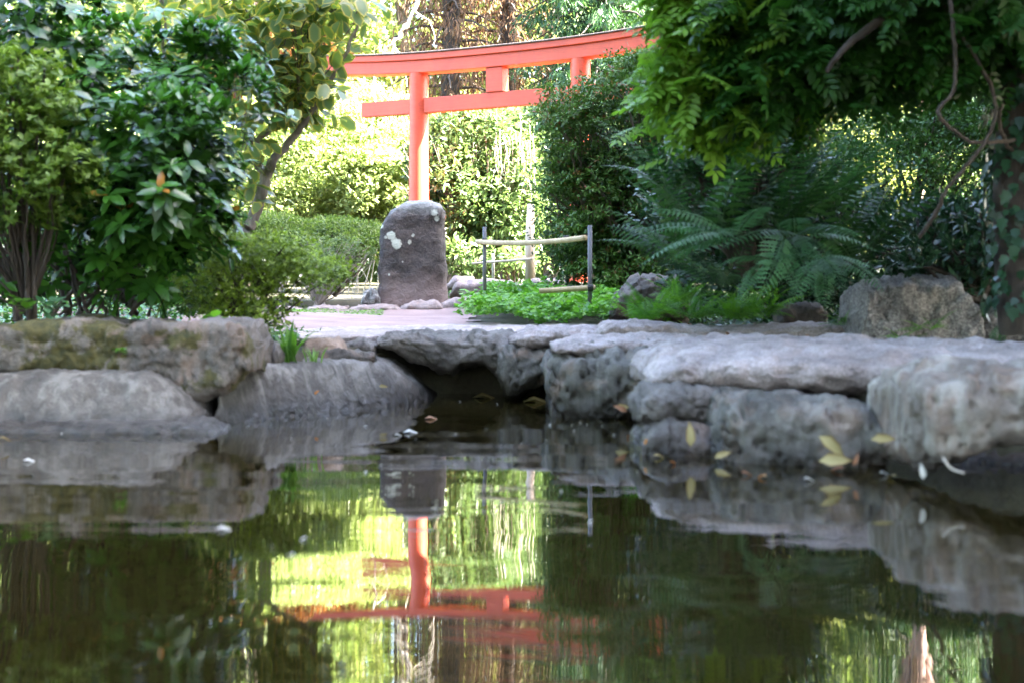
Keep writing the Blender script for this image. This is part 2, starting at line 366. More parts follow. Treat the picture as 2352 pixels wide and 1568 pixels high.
# ------------------------------------------------------------------ rocks
def rock(name, prof, d, depth, mat, label, seed, group='stones round the pond', cat='rock', p=3.2, q=4.5, amp=0.06, nu=104, nv=68, slope=0.0, lean=0.0, tier=0.0):
    """loft along x: prof = [(u, v_top, v_bottom), ...] as seen at distance d; depth in metres behind d.
    slope: top rises (m) towards the back, lean: front foot stands forward (m); d may be a (left, right) pair"""
    d0, d1 = d if isinstance(d, tuple) else (d, d)
    us = np.array([a[0] for a in prof], float); tp = np.array([a[1] for a in prof], float); bt = np.array([a[2] for a in prof], float)
    s = (np.sin((np.linspace(0, 1, nu)-0.5)*math.pi)*0.5+0.5)*0.998+0.001
    u = us[0]+(us[-1]-us[0])*s
    dd = d0+(d1-d0)*s
    X = (u-1176)/F*dd; ZT = HC+(700-np.interp(u, us, tp))/F*dd; ZB = HC+(700-np.interp(u, us, bt))/F*dd
    e = (1-np.abs(2*s-1)**q)**(1/q)
    V = []
    off = Vector((seed*3.17, seed*1.31, seed*2.71))
    th = np.linspace(0, 2*math.pi, nv, endpoint=False)
    cs, sn = np.cos(th), np.sin(th)
    rr = (np.abs(cs)**p+np.abs(sn)**p)**(-1/p)
    size = min(ZT.max()-ZB.min(), abs(X[-1]-X[0]), depth)
    for i in range(nu):
        zc = (ZT[i]+ZB[i])/2; hz = (ZT[i]-ZB[i])/2*e[i]; hy = depth/2*(0.35+0.65*e[i]) if e[i] > 0.05 else depth/2*0.35
        hy *= min(1, e[i]*1.6)
        yc = dd[i]+depth/2
        for k in range(nv):
            yy = yc+rr[k]*cs[k]*hy; zz = zc+rr[k]*sn[k]*hz
            fr = (1-(yy-dd[i])/depth); up = (rr[k]*sn[k]+1)/2
            zz += slope*(yy-dd[i])/depth*up
            yy -= lean*fr*(1-up)
            V.append([X[i], yy, zz])
    # relief: broad lumps, flat facets and grain, pushed out from the middle
    c0 = Vector((float(np.mean(X)), 0, 0))
    out = []
    for j, v in enumerate(V):
        i = j//nv; k = j % nv
        pv = Vector(v); nrm = Vector((0.55*(2*s[i]-1)**3, cs[k], sn[k])).normalized()
        a = noise.fractal(pv*(1.1/size)*0.9+off, 1.0, 2.0, 4)
        cell = noise.voronoi(pv*(1.6/size)+off)[0]
        b = cell[1]-cell[0]
        g = noise.fractal(pv*12+off, 0.6, 2.1, 4)
        r = abs(noise.noise(Vector((pv.x*2.2/size, pv.y*2.2/size, pv.z*5.5/size))+off))
        f2 = noise.fractal(pv*(3.1/size)+off, 0.6, 2.1, 5)
        c2 = noise.voronoi(pv*(3.6/size)-off)[0]
        h = size*(amp*a*2.0 + amp*2.0*(b-0.4) + amp*0.9*(c2[1]-c2[0]-0.4) + amp*0.8*f2 - amp*1.8*max(0, 0.07-r)/0.07) + 0.016*g
        out.append(pv+nrm*h*min(1, e[i]*2+0.15))
    V = out
    faces = [(i*nv+k, i*nv+(k+1) % nv, (i+1)*nv+(k+1) % nv, (i+1)*nv+k) for i in range(nu-1) for k in range(nv)]
    faces += [tuple(range(nv-1, -1, -1)), tuple((nu-1)*nv+k for k in range(nv))]
    zmin = min(v.z for v in V); cx = sum(v.x for v in V)/len(V); cyy = sum(v.y for v in V)/len(V)
    base = Vector((cx, cyy, zmin))
    me = bpy.data.meshes.new(name); me.from_pydata([v-base for v in V], [], faces)
    me.polygons.foreach_set('use_smooth', np.ones(len(me.polygons), dtype=bool)); me.materials.append(mat)
    o = obj(name, me, None, base)
    return tag(o, label, cat, group)

LR = 'boulders and slabs on the left bank'; RR = 'stones of the right bank'; KR = 'kerb stones along the path'
rock('boulder', [(-140, 760, 880), (60, 738, 866), (150, 733, 862), (235, 742, 868), (272, 756, 866)], 8.25, 1.0, M['mossy'],
     'mossy grey boulder at the far left edge of the pond bank', 1, LR, amp=0.035, q=18, p=7, slope=0.02)
rock('boulder', [(232, 748, 862), (300, 738, 868), (400, 740, 905), (450, 738, 925), (520, 736, 905), (555, 745, 850), (572, 800, 865)], 8.2, 0.95, M['mossy_edge'],
     'big cracked grey boulder overhanging the gap between two sloping slabs', 2, LR, amp=0.04, q=16, p=8)
rock('sloping_slab', [(-200, 862, 1085), (0, 858, 1085), (200, 852, 1085), (330, 853, 1080), (400, 890, 1080), (465, 960, 1075)], 8.0, 0.95, M['concrete'],
     'long low sloping grey slab under the mossy boulder at the waterline', 3, LR, 'slab', amp=0.012, q=26, p=9, lean=0.42)
rock('ledge', [(-200, 972, 1085), (200, 970, 1085), (440, 968, 1080), (500, 985, 1080)], 7.62, 0.5, M['concrete'],
     'narrow wet ledge along the foot of the left slab', 33, LR, 'slab', amp=0.02, q=9, p=4)
rock('sloping_slab', [(505, 860, 1050), (570, 838, 1045), (700, 830, 1020), (850, 822, 1000), (890, 834, 995), (940, 872, 990), (992, 915, 985)], (8.35, 10.3), 0.9, M['concrete'],
     'sloping grey slab with pale leaves lying along its waterline', 4, LR, 'slab', amp=0.016, q=22, p=9, lean=0.42)
rock('rock', [(556, 795, 850), (590, 783, 850), (630, 786, 850), (645, 805, 850)], 9.0, 0.4, M['granite'], 'small round grey rock tucked behind the overhanging boulder', 5, LR, amp=0.06, nu=36, nv=28)
rock('rock', [(690, 782, 846), (730, 778, 846), (770, 782, 846), (790, 800, 846)], 9.8, 0.4, M['orange_stone'], 'small orange brown stone beside the grass tuft', 6, LR, amp=0.06, nu=36, nv=28)
rock('rock', [(772, 788, 836), (830, 776, 836), (862, 790, 836)], 10.2, 0.4, M['granite'], 'small grey stone wedged left of the wide bridge slab', 7, LR, amp=0.06, nu=36, nv=28)
rock('rock', [(700, 808, 850), (760, 800, 852), (860, 808, 846)], 9.75, 0.3, M['dark_granite'], 'low brown stone just above the sloping slab', 8, LR, amp=0.06, nu=36, nv=28)
# crossing stones
rock('bridge_slab', [(590, 778, 800), (700, 771, 796), (800, 768, 796), (960, 764, 796), (1200, 762, 796), (1400, 758, 790)], (10.6, 11.2), 2.3, M['pale_stone'],
     'very wide flat pale slab forming the path edge above the dark openings', 9, RR, 'slab', amp=0.02, q=12, p=5, slope=0.04)
rock('bridge_slab', [(856, 785, 800), (900, 766, 808), (960, 762, 835), (1000, 762, 862), (1030, 762, 866), (1060, 762, 848), (1110, 764, 846), (1160, 764, 880), (1200, 775, 880), (1235, 790, 850)], 10.2, 1.1, M['granite'],
     'jagged grey slab overhanging the larger dark opening', 10, RR, 'slab', amp=0.05, q=8, p=3.5)
rock('rock', [(1140, 800, 880), (1165, 790, 930), (1190, 790, 930), (1215, 792, 905), (1290, 792, 868), (1340, 796, 868)], 10.0, 1.1, M['washed'],
     'pale stone standing on a narrow foot between the two dark openings', 11, RR, amp=0.05, q=7)
rock('rock', [(1168, 778, 800), (1220, 757, 802), (1300, 756, 806), (1400, 754, 806), (1450, 770, 800)], 10.1, 0.9, M['pale_stone'], 'flat light grey stone lying on top of the narrow footed stone', 12, RR, amp=0.05, q=6, slope=0.02)
rock('rock', [(1258, 830, 1000), (1290, 802, 1010), (1380, 795, 1010), (1480, 795, 1010), (1540, 798, 1000), (1590, 830, 1000)], (8.75, 8.3), 1.3, M['washed'],
     'blocky grey stone with greenish wash right of the smaller dark opening', 13, RR, amp=0.06, q=6)
rock('flat_stone', [(1270, 800, 815), (1340, 784, 818), (1480, 778, 820), (1600, 778, 820), (1680, 790, 815)], 8.8, 1.0, M['pale_stone'], 'flat pale capstone above the blocky washed stone', 14, RR, amp=0.05, q=6, slope=0.03)
rock('flat_stone', [(1370, 760, 790), (1400, 738, 790), (1500, 738, 790), (1640, 752, 790), (1760, 750, 790), (1880, 742, 790), (1950, 745, 790), (1995, 765, 790)], 9.9, 1.0, M['pale_stone'],
     'long flat pale stone behind the others at the foot of the ferns', 15, RR, amp=0.05, q=8, slope=0.0)
rock('boulder', [(1500, 870, 905), (1530, 835, 912), (1600, 808, 918), (1750, 800, 925), (1900, 796, 930), (2050, 800, 935), (2250, 808, 940), (2500, 812, 940), (2700, 830, 940)], (7.0, 6.1), 1.9, M['pale_stone'],
     'longest boulder, pale and rounded, lying along the right bank', 16, RR, amp=0.05, q=8, p=2.8, slope=0.05, nu=110)
rock('rock', [(1473, 925, 980), (1500, 890, 985), (1580, 880, 990), (1700, 885, 990), (1760, 900, 980)], 6.75, 1.0, M['granite'], 'rounded grey stone under the left end of the longest boulder', 17, RR, amp=0.05, q=6)
rock('rock', [(1655, 950, 1120), (1690, 910, 1120), (1780, 905, 1125), (1900, 915, 1130), (2000, 925, 1130), (2075, 945, 1130)], (6.2, 5.95), 1.0, M['washed'], 'wide pale stone at the waterline beneath the longest boulder', 18, RR, amp=0.055, q=6)
rock('rock', [(1474, 1000, 1120), (1540, 972, 1120), (1620, 975, 1120), (1690, 985, 1120)], 6.45, 0.9, M['dark_granite'], 'low dark wet stone at the waterline with a yellow leaf on it', 19, RR, amp=0.05, q=5)
rock('boulder', [(2120, 870, 1085), (2150, 842, 1108), (2200, 836, 1112), (2300, 836, 1060), (2450, 838, 1030), (2700, 850, 1020)], (5.35, 5.0), 1.0, M['streaked'],
     'nearest boulder with pale vertical streaks overhanging dark water', 20, RR, amp=0.035, q=7, p=3.0, nu=90)
rock('rock', [(2150, 1040, 1330), (2300, 1020, 1330), (2500, 1000, 1330), (2700, 1000, 1330)], 6.1, 0.8, M['dark_granite'], 'dark stone deep under the nearest streaked boulder', 34, RR, amp=0.05, q=6)
# blocks behind the openings so that the crossing stands on something
rock('rock', [(700, 830, 960), (900, 830, 960), (1300, 830, 960), (1450, 830, 960)], 12.2, 0.6, M['dark_granite'], 'dark stone footing at the back of the two openings', 35, RR, amp=0.05, q=9)
# back right
rock('boulder', [(1983, 730, 790), (1998, 655, 800), (2040, 636, 805), (2120, 630, 805), (2215, 634, 805), (2245, 690, 800), (2268, 740, 795)], 9.3, 0.9, M['speckled'], 'large speckled granite boulder under the hedge on the right', 21, 'boulders under the right hedge', amp=0.045, q=14, p=6)
rock('boulder', [(2255, 720, 800), (2290, 680, 800), (2400, 668, 800), (2550, 690, 800)], 9.6, 0.9, M['speckled'], 'speckled granite boulder cut off by the right edge of the picture', 22, 'boulders under the right hedge', amp=0.05, q=6)
rock('rock', [(1795, 705, 750), (1830, 693, 750), (1890, 696, 750), (1905, 710, 750)], 10.6, 0.4, M['dark_granite'], 'small dark block in the shade beneath the drooping fronds', 23, 'boulders under the right hedge', amp=0.05, q=6, nu=36, nv=28)
rock('rock', [(1408, 715, 740), (1425, 660, 740), (1470, 632, 740), (1560, 626, 740), (1600, 650, 740)], 12.6, 0.8, M['dark_granite'], 'rounded brownish rock between the ground cover and the ferns', 24, 'boulders under the right hedge', amp=0.05, q=5)
# kerb
for k, (prof, d, lab) in enumerate([
    ([(560, 708, 735), (640, 703, 735), (690, 706, 735)], 16.2, 'low pink kerb stone farthest left, behind the spreading azalea'),
    ([(690, 708, 730), (740, 700, 730), (790, 702, 730), (800, 712, 730)], 16.3, 'low pink kerb stone left of the white speckled rock'),
    ([(795, 706, 728), (850, 698, 728), (905, 698, 728), (922, 710, 728)], 16.35, 'pink kerb stone below the white speckled rock'),
    ([(915, 704, 722), (950, 690, 722), (1000, 688, 722), (1016, 700, 722)], 16.4, 'rounded pink kerb stone in front of the tall monolith'),
    ([(1008, 698, 722), (1040, 682, 722), (1090, 678, 722), (1120, 685, 722)], 16.6, 'pink kerb stone between monolith and bright ground cover'),
    ([(1030, 668, 690), (1050, 644, 690), (1110, 640, 690), (1190, 644, 690), (1205, 660, 690)], 18.0, 'upper pink kerb stone beside the foot of the monolith'),
    ([(1025, 650, 670), (1045, 632, 670), (1090, 636, 670)], 19.0, 'small grey kerb stone right behind the monolith'),
    ([(1180, 655, 680), (1230, 640, 680), (1300, 638, 680)], 18.6, 'pink kerb stone behind the bamboo rail'),
    ]):
    rock('kerb_stone', prof, d, 0.55, M['pink_kerb'], lab, 40+k, KR, 'kerb stone', amp=0.06, q=5, nu=32, nv=24)
rock('rock', [(826, 700, 712), (836, 668, 712), (855, 660, 712), (872, 680, 712)], 16.6, 0.3, M['lichen_rock'], 'small white speckled rock at the left foot of the monolith', 50, KR, amp=0.07, q=4, nu=32, nv=24)

# monolith with lichen patches
def monolith():
    m = rock_mat('monolith_stone', (0.035, 0.027, 0.024), (0.13, 0.10, 0.092), 0.65, wet=False, spk_scale=40)
    nt = m.node_tree; bs = nt.nodes['Principled BSDF']
    col = bs.inputs['Base Color'].links[0].from_socket
    tc = N(nt, 'ShaderNodeTexCoord'); sx = N(nt, 'ShaderNodeSeparateXYZ'); L(nt, tc.outputs['Object'], sx.inputs[0])
    def rng_(sock, a, b, c, d_):
        r = N(nt, 'ShaderNodeMapRange'); L(nt, sock, r.inputs[0])
        for i, x in enumerate((a, b, c, d_)): r.inputs[i+1].default_value = x
        return r.outputs[0]
    # earth-stained pinkish foot, grey weathered crown
    n1 = noise_n(nt, tc.outputs['Object'], 5, 5)
    ad = N(nt, 'ShaderNodeMath', operation='MULTIPLY_ADD'); L(nt, n1, ad.inputs[0]); ad.inputs[1].default_value = 0.3; L(nt, sx.outputs[2], ad.inputs[2])
    col = mixc(nt, rng_(ad.outputs[0], 0.2, 0.62, 0.8, 0.0), col, (0.30, 0.215, 0.20))
    col = mixc(nt, rng_(ad.outputs[0], 1.25, 1.42, 0.0, 0.75), col, (0.27, 0.275, 0.27))
    rough = noise_n(nt, tc.outputs['Object'], 30, 4)
    for (x, z, r) in [(-0.24, 0.86, 0.055), (-0.20, 0.80, 0.045), (-0.17, 0.76, 0.065), (-0.30, 0.84, 0.022), (0.27, 1.13, 0.045), (0.30, 1.06, 0.035), (-0.02, 0.78, 0.03), (-0.36, 0.97, 0.03), (0.02, 0.86, 0.02), (-0.26, 0.40, 0.014), (-0.1, 0.55, 0.012)]:
        vd = N(nt, 'ShaderNodeVectorMath', operation='DISTANCE')
        cmb = N(nt, 'ShaderNodeCombineXYZ'); L(nt, sx.outputs[0], cmb.inputs[0]); L(nt, sx.outputs[2], cmb.inputs[2])
        L(nt, cmb.outputs[0], vd.inputs[0]); vd.inputs[1].default_value = (x, 0, z)
        ms = N(nt, 'ShaderNodeMath', operation='MULTIPLY_ADD'); L(nt, rough, ms.inputs[0]); ms.inputs[1].default_value = 0.05; L(nt, vd.outputs['Value'], ms.inputs[2])
        col = mixc(nt, rng_(ms.outputs[0], r+0.012, r+0.026, 0.85, 0.0), col, (0.52, 0.53, 0.45))
    L(nt, col, bs.inputs['Base Color'])
    d = 17.0
    # outline heights (m) -> left and right edge (m), thickness
    base = PV(948, 697, d); base.z -= 0.06
    prof = [(0.0, -0.40, 0.42, 0.52), (0.25, -0.405, 0.41, 0.52), (0.5, -0.395, 0.40, 0.50), (0.8, -0.385, 0.375, 0.47), (0.95, -0.36, 0.37, 0.44), (1.08, -0.285, 0.365, 0.40), (1.17, -0.22, 0.35, 0.34), (1.24, -0.13, 0.29, 0.24), (1.275, -0.04, 0.18, 0.1)]
    H = np.array([p[0] for p in prof]); nz, nk = 70, 56
    V = []
    for i in range(nz):
        z = 1.275*math.sin(i/(nz-1)*math.pi/2)**0.9
        l, r, t = (np.interp(z, H, [p[j] for p in prof]) for j in (1, 2, 3))
        cx, rx, ry = (l+r)/2, (r-l)/2, t/2
        for k in range(nk):
            th = 2*math.pi*k/nk; c, s = math.cos(th), math.sin(th); q = (abs(c)**4+abs(s)**4)**(-0.25)
            p = Vector((cx+rx*c*q, ry*s*q, z))
            n = Vector((c, s, 0.3))
            p += n*(0.04*noise.fractal(p*2.2+Vector((5, 1, 2)), 0.8, 2, 5)+0.012*noise.fractal(p*11, 0.8, 2, 4))
            V.append(p)
    fs = [(i*nk+k, i*nk+(k+1) % nk, (i+1)*nk+(k+1) % nk, (i+1)*nk+k) for i in range(nz-1) for k in range(nk)]
    fs += [tuple(range(nk-1, -1, -1)), tuple((nz-1)*nk+k for k in range(nk))]
    me = bpy.data.meshes.new('monolith'); me.from_pydata(V, [], fs)
    me.polygons.foreach_set('use_smooth', np.ones(len(me.polygons), dtype=bool)); me.materials.append(m)
    o = obj('standing_stone', me, None, base)
    tag(o, 'tall dark standing stone with white lichen spots in front of the red post', 'standing stone')
monolith()

# ------------------------------------------------------------------ torii
def torii():
    O = PV(962, 700, 25.0); g = 0.80; O.z = g
    t = root('torii_gate', O, 'large vermilion torii gate with curved dark topped lintel', 'gate')
    A = Vector((2.77, -1.5, 0)).normalized(); ang = math.atan2(A.y, A.x)
    t.rotation_euler = (0, 0, ang)
    span = 3.15
    k = 25.0/F
    z_of = lambda v: HC+(700-v)*k-g      # heights over the ground from the left post
    def piece(name, mb, mat, parent=t):
        me = bpy.data.meshes.new(name); me.from_pydata([Vector(v) for v in mb.V], [], mb.Fc); me.materials.append(mat)
        me.polygons.foreach_set('use_smooth', np.ones(len(me.polygons), dtype=bool))
        o = obj(name, me, parent)
        md = o.modifiers.new('bevel', 'BEVEL'); md.width = 0.008; md.segments = 2; md.limit_method = 'ANGLE'
        me.polygons.foreach_set('use_smooth', np.zeros(len(me.polygons), dtype=bool))
        return o
    top = z_of(173)
    for x in (0, span):
        m = MB(); n = 48
        zs = np.linspace(-0.05, top+0.02, 12)
        for i, z in enumerate(zs):
            r = 0.185-0.02*(z/top)
            m.V += [(x+r*math.cos(2*math.pi*a/n), r*math.sin(2*math.pi*a/n), z) for a in range(n)]
        m.Fc = [(i*n+a, i*n+(a+1) % n, (i+1)*n+(a+1) % n, (i+1)*n+a) for i in range(len(zs)-1) for a in range(n)]
        o = piece('post', m, M['torii']); o.modifiers.clear(); o.data.polygons.foreach_set('use_smooth', np.ones(len(o.data.polygons), dtype=bool))
        m = MB(); m.tube([(x, 0, -0.1), (x, 0, 0.25)], 0.26, 32); piece('base_stone', m, M['granite'])
    def curved(x0, x1, zb, zt, hw, lift, slant, nseg=40, crown=0.0, hw_top=None):
        """beam whose ends sweep up: lift m at the very ends; slant: end faces lean outwards"""
        m = MB(); c = span/2; half = (x1-x0)/2; hw_top = hw_top or hw
        for i in range(nseg+1):
            s = -1+2*i/nseg
            for (y, z, sl) in ((-hw, zb, 0), (hw, zb, 0), (hw_top, zt, 1), (0, zt+crown, 1), (-hw_top, zt, 1)):
                x = c+s*half+s*slant*sl*(abs(s) > 0.999)
                m.V.append((x, y, z+lift*abs(s)**2.6))
        m.Fc = [(i*5+a, (i+1)*5+a, (i+1)*5+(a+1) % 5, i*5+(a+1) % 5) for i in range(nseg) for a in range(5)]
        m.Fc += [(0, 1, 2, 3, 4), tuple(nseg*5+a for a in (4, 3, 2, 1, 0))]
        return m
    over = 2.12
    piece('lower_lintel', curved(-over, span+over, top, top+0.215, 0.15, 0.165, 0.04), M['torii'])
    piece('upper_lintel', curved(-over-0.07, span+over+0.07, top+0.218, top+0.325, 0.20, 0.165, 0.06), M['torii'])
    piece('roof_cap', curved(-over-0.15, span+over+0.15, top+0.328, top+0.352, 0.235, 0.165, 0.02, crown=0.035), M['roof'])
    m = MB(); m.add([(x, y, z) for x in (-1.17, span+1.17) for y in (-0.075, 0.075) for z in (z_of(262), z_of(228))],
                    [(0, 1, 3, 2), (4, 6, 7, 5), (0, 4, 5, 1), (2, 3, 7, 6), (0, 2, 6, 4), (1, 5, 7, 3)])
    piece('tie_beam', m, M['torii'])
    m = MB(); c = span/2; m.add([(x, y, z) for x in (c-0.16, c+0.16) for y in (-0.11, 0.11) for z in (z_of(228)+0.002, top-0.002)],
                    [(0, 1, 3, 2), (4, 6, 7, 5), (0, 4, 5, 1), (2, 3, 7, 6), (0, 2, 6, 4), (1, 5, 7, 3)])
    piece('centre_strut', m, M['torii'])
torii()

# ------------------------------------------------------------------ bamboo rails
def fence():
    g = ground_z
    t = root('bamboo_fence', (P(1240, 700, 14.5)[0], 14.5, 0.5), 'bamboo rail fence on grey pipe posts in the bright ground cover', 'fence')
    for (u, vt, vb, d) in ((1113, 522, 668, 15.4), (1355, 518, 712, 13.2), (1302, 541, 650, 17.0)):
        m = MB(); m.tube([P(u, vb, d), P(u, vt, d)], 0.021, 14); m.build('post', M['pipe'], t)
    def bamboo(a, b, r, sag=0.0):
        pts = []; rad = []; n = 42
        for i in range(n+1):
            s = i/n; q = Vector(a)*(1-s)+Vector(b)*s; q.z -= sag*4*s*(1-s); pts.append(q)
            node = min(abs(((s*6) % 1)-0.5)*2, 1); rad.append(r*(1.18 if node < 0.08 else 1.0))
        m = MB(); m.tube(pts, rad, 12); return m
    r1 = bamboo(P(1096, 556, 15.45), P(1345, 546, 13.3)+np.array([0, 0.05, 0]), 0.027, 0.03).build('rail', M['bamboo'], t)
    r2 = bamboo(P(1240, 669, 13.3), P(1366, 661, 13.15), 0.026).build('rail', M['bamboo'], t)
    for q in (P(1113, 555, 15.4), P(1300, 549, 14.0)):
        m = MB(); m.tube([q+np.array([-0.03, -0.02, 0]), q+np.array([0.03, -0.02, 0])], 0.034, 10); m.build('tie', M['rope'], r1)
    m = MB(); m.tube([P(1350, 662, 13.1), P(1362, 662, 13.1)], 0.034, 10); m.build('tie', M['rope'], r2)
    t2 = root('bamboo_fence', P(1160, 640, 20.5), 'low thin cane rail on short stakes behind the bamboo rail fence', 'fence')
    bamboo(P(1085, 606, 20.5), P(1224, 595, 20.0), 0.018).build('rail', M['post_wood'], t2)
    m = MB(); m.tube([P(1133, 640, 20.4), P(1133, 583, 20.4)], 0.022, 8); m.build('stake', M['dead_wood'], t2)
    t3 = MB(); t3.tube([P(1218, 645, 20.2), P(1217, 560, 20.2), P(1219, 470, 20.3)], [0.075, 0.07, 0.05], 12)
    o = t3.build('wooden_post', M['post_wood'], None, Vector(P(1218, 645, 20.2)))
    tag(o, 'pale weathered wooden post at the right end of the cane rail', 'post')
fence()

# ------------------------------------------------------------------ leaf machinery
class Tpl:
    def __init__(s, V, Fc, edge): s.V = np.array(V, float); s.F = Fc; s.edge = np.array(edge, float)
def oval(asp, fold=0.18, droop=0.12, a=0.34, b=0.7, wb=0.85):
    h = asp/2
    V = [(0, 0, 0), (a, -h, fold*h), (a, 0, 0), (a, h, fold*h), (b, -h*wb, fold*h-droop*.45), (b, 0, -droop*.5), (b, h*wb, fold*h-droop*.45), (1, 0, -droop)]
    Fc = [(0, 1, 2), (0, 2, 3), (1, 4, 5, 2), (2, 5, 6, 3), (4, 7, 5), (5, 7, 6)]
    return Tpl(V, Fc, [0.6, 1, 0, 1, 1, 0, 1, 1])
def rhomb(asp, fold=0.15):
    h = asp/2
    return Tpl([(0, 0, 0), (.45, -h, fold*h), (1, 0, -.08), (.45, h, fold*h)], [(0, 1, 2), (0, 2, 3)], [0, 1, 1, 1])
def merge_tpl(parts):
    V, Fc, E = [], [], []
    for (t, Mx) in parts:
        o = len(V)
        V += [tuple(Mx @ Vector(v)) for v in t.V]; Fc += [tuple(i+o for i in f) for f in t.F]; E += list(t.edge)
    return Tpl(V, Fc, E)
def frame(pos, d, up, s):
    d = Vector(d).normalized(); y = Vector(up).cross(d).normalized(); z = d.cross(y)
    m = Matrix.Identity(4)
    for i, a in enumerate((d, y, z)):
        for j in range(3): m[j][i] = a[j]*s
    for j in range(3): m[j][3] = pos[j]
    return m
def stem_tpl(pts, r):
    V, Fc = [], []
    for i, p in enumerate(pts):
        rr = r*(1-0.7*i/(len(pts)-1))
        V += [(p[0], rr, p[2]), (p[0], -rr*.6, p[2]+rr), (p[0], -rr*.6, p[2]-rr)]
    for i in range(len(pts)-1):
        for k in range(3): Fc.append((i*3+k, i*3+(k+1) % 3, i*3+3+(k+1) % 3, i*3+3+k))
    return Tpl(V, Fc, [0]*len(V))
def pinnate(pairs=6, arch=0.25, leaf_len=0.26, asp=0.4, terminal=True):
    pts = [Vector((x, 0, -arch*x*x)) for x in np.linspace(0, 0.85, 8)]
    parts = [(stem_tpl(pts, 0.008), Matrix.Identity(4))]; lf = oval(asp, 0.2, 0.1)
    for i in range(pairs):
        x = 0.16+0.66*i/(pairs-1); p = Vector((x, 0, -arch*x*x)); ll = leaf_len*(0.75+0.5*math.sin(math.pi*(i+1)/(pairs+1)))
        for s in (-1, 1):
            parts.append((lf, frame(p, (0.45+random.uniform(-.1, .1), s*0.9, -0.15+random.uniform(-.2, .1)), (0, 0, 1), ll)))
    if terminal: parts.append((lf, frame(pts[-1], (1, 0, -arch*1.2), (0, 0, 1), leaf_len*1.1)))
    return merge_tpl(parts)
def frond(pairs=22, arch=0.45, wide=0.17, asp=0.2, taper_base=0.6, jag=True):
    pts = [Vector((x, 0, 0.25*x-arch*x*x)) for x in np.linspace(0, 1, 12)]
    parts = [(stem_tpl(pts, 0.006), Matrix.Identity(4))]
    for i in range(pairs):
        x = 0.10+0.88*i/(pairs-1); p = Vector((x, 0, 0.25*x-arch*x*x)); tdir = Vector((1, 0, 0.25-2*arch*x)).normalized()
        t = (x-0.10)/0.88; ll = wide*((taper_base+(1-taper_base)*min(1, t/0.3))*(1-t)**0.6+0.06)*random.uniform(.9, 1.08)
        for s in (-1, 1):
            dr = tdir*0.35+Vector((0, s*1.0, -0.18+random.uniform(-.12, .1)))
            if jag:
                n = 4; dn = dr.normalized()
                parts.append((oval(asp*0.55, 0.1, 0.12), frame(p, dr, (0, 0, 1), ll)))
                for q in range(1, n+1):
                    for s2 in (-1, 1):
                        pp = p+dn*ll*q/(n+1.3); d2 = dn*0.6+tdir*s2*0.8
                        parts.append((rhomb(0.5), frame(pp, d2, (0, 0, 1), ll*0.24*(1.15-q/(n+2)))))
            else: parts.append((oval(asp, 0.2, 0.15), frame(p, dr, (0, 0, 1), ll)))
    return merge_tpl(parts)
def ivy_tpl():
    V = [(0, 0, 0), (.15, -.38, .03), (.45, -.3, 0), (.55, -.46, .02), (.62, -.2, 0), (1, 0, -.08), (.62, .2, 0), (.55, .46, .02), (.45, .3, 0), (.15, .38, .03), (.45, 0, -.03)]
    Fc = [(10, i, i+1) for i in range(9)]+[(10, 9, 0)]
    return Tpl(V, Fc, [0]+[1]*9+[0])
T = dict(fallen=oval(0.40, 0.55, 0.32, 0.3, 0.66, 0.8), rhodo=oval(0.40, 0.12, 0.2), mag=oval(0.62, 0.2, 0.12, 0.3, 0.72, 0.95), azalea=oval(0.42, 0.2, 0.08), small=rhomb(0.5), tiny=rhomb(0.6),
         needle=rhomb(0.14), far=rhomb(0.62), laurel=oval(0.36, .2, .1), pin=pinnate(), pin2=pinnate(4, .35, .36, .46), ivy=ivy_tpl(), broad=oval(0.7, .15, .1))

def unit(a): return a/np.maximum(np.linalg.norm(a, axis=-1, keepdims=True), 1e-9)
def orient(D, Nr):
    D = unit(D); S = unit(np.cross(Nr, D)); Nn = np.cross(D, S); return D, S, Nn
def flat_mesh(name, tpl, pos, D, Nr, ln, var, mat, base):
    D, S, Nn = orient(D, Nr); V = tpl.V
    W = (V[None, :, 0, None]*D[:, None, :]+V[None, :, 1, None]*S[:, None, :]+V[None, :, 2, None]*Nn[:, None, :])*ln[:, None, None]+pos[:, None, :]-np.array(base)
    n, k = len(pos), len(V)
    lo = np.concatenate([np.array(f) for f in tpl.F]); sz = np.array([len(f) for f in tpl.F]); st = np.concatenate([[0], np.cumsum(sz)[:-1]])
    loops = (lo[None]+(np.arange(n)*k)[:, None]).ravel(); starts = (st[None]+(np.arange(n)*len(lo))[:, None]).ravel()
    return mesh_from(name, W.reshape(-1, 3), loops, starts, mat, {'var': np.repeat(var, k), 'edge': np.tile(tpl.edge, n)}, smooth=False)
def single_meshes(name, tpl, mat, nvar=7, lo=0.0, hi=1.0):
    out = []
    for i in range(nvar):
        v = lo+(hi-lo)*i/(nvar-1)*0.93
        o = np.zeros((1, 3))
        out.append((v, flat_mesh(name, tpl, o, np.array([[1., 0, 0]]), np.array([[0., 0, 1]]), np.ones(1), np.full(1, v), mat, (0, 0, 0))))
    return out
def in_view(pos, m=60):
    d = np.maximum(pos[:, 1], 0.1); u = pos[:, 0]/d*F+1176; v = 700-(pos[:, 2]-HC)/d*F
    return (pos[:, 1] > 1) & (u > -m) & (u < 2352+m) & (v > -m) & (v < 1568+m)
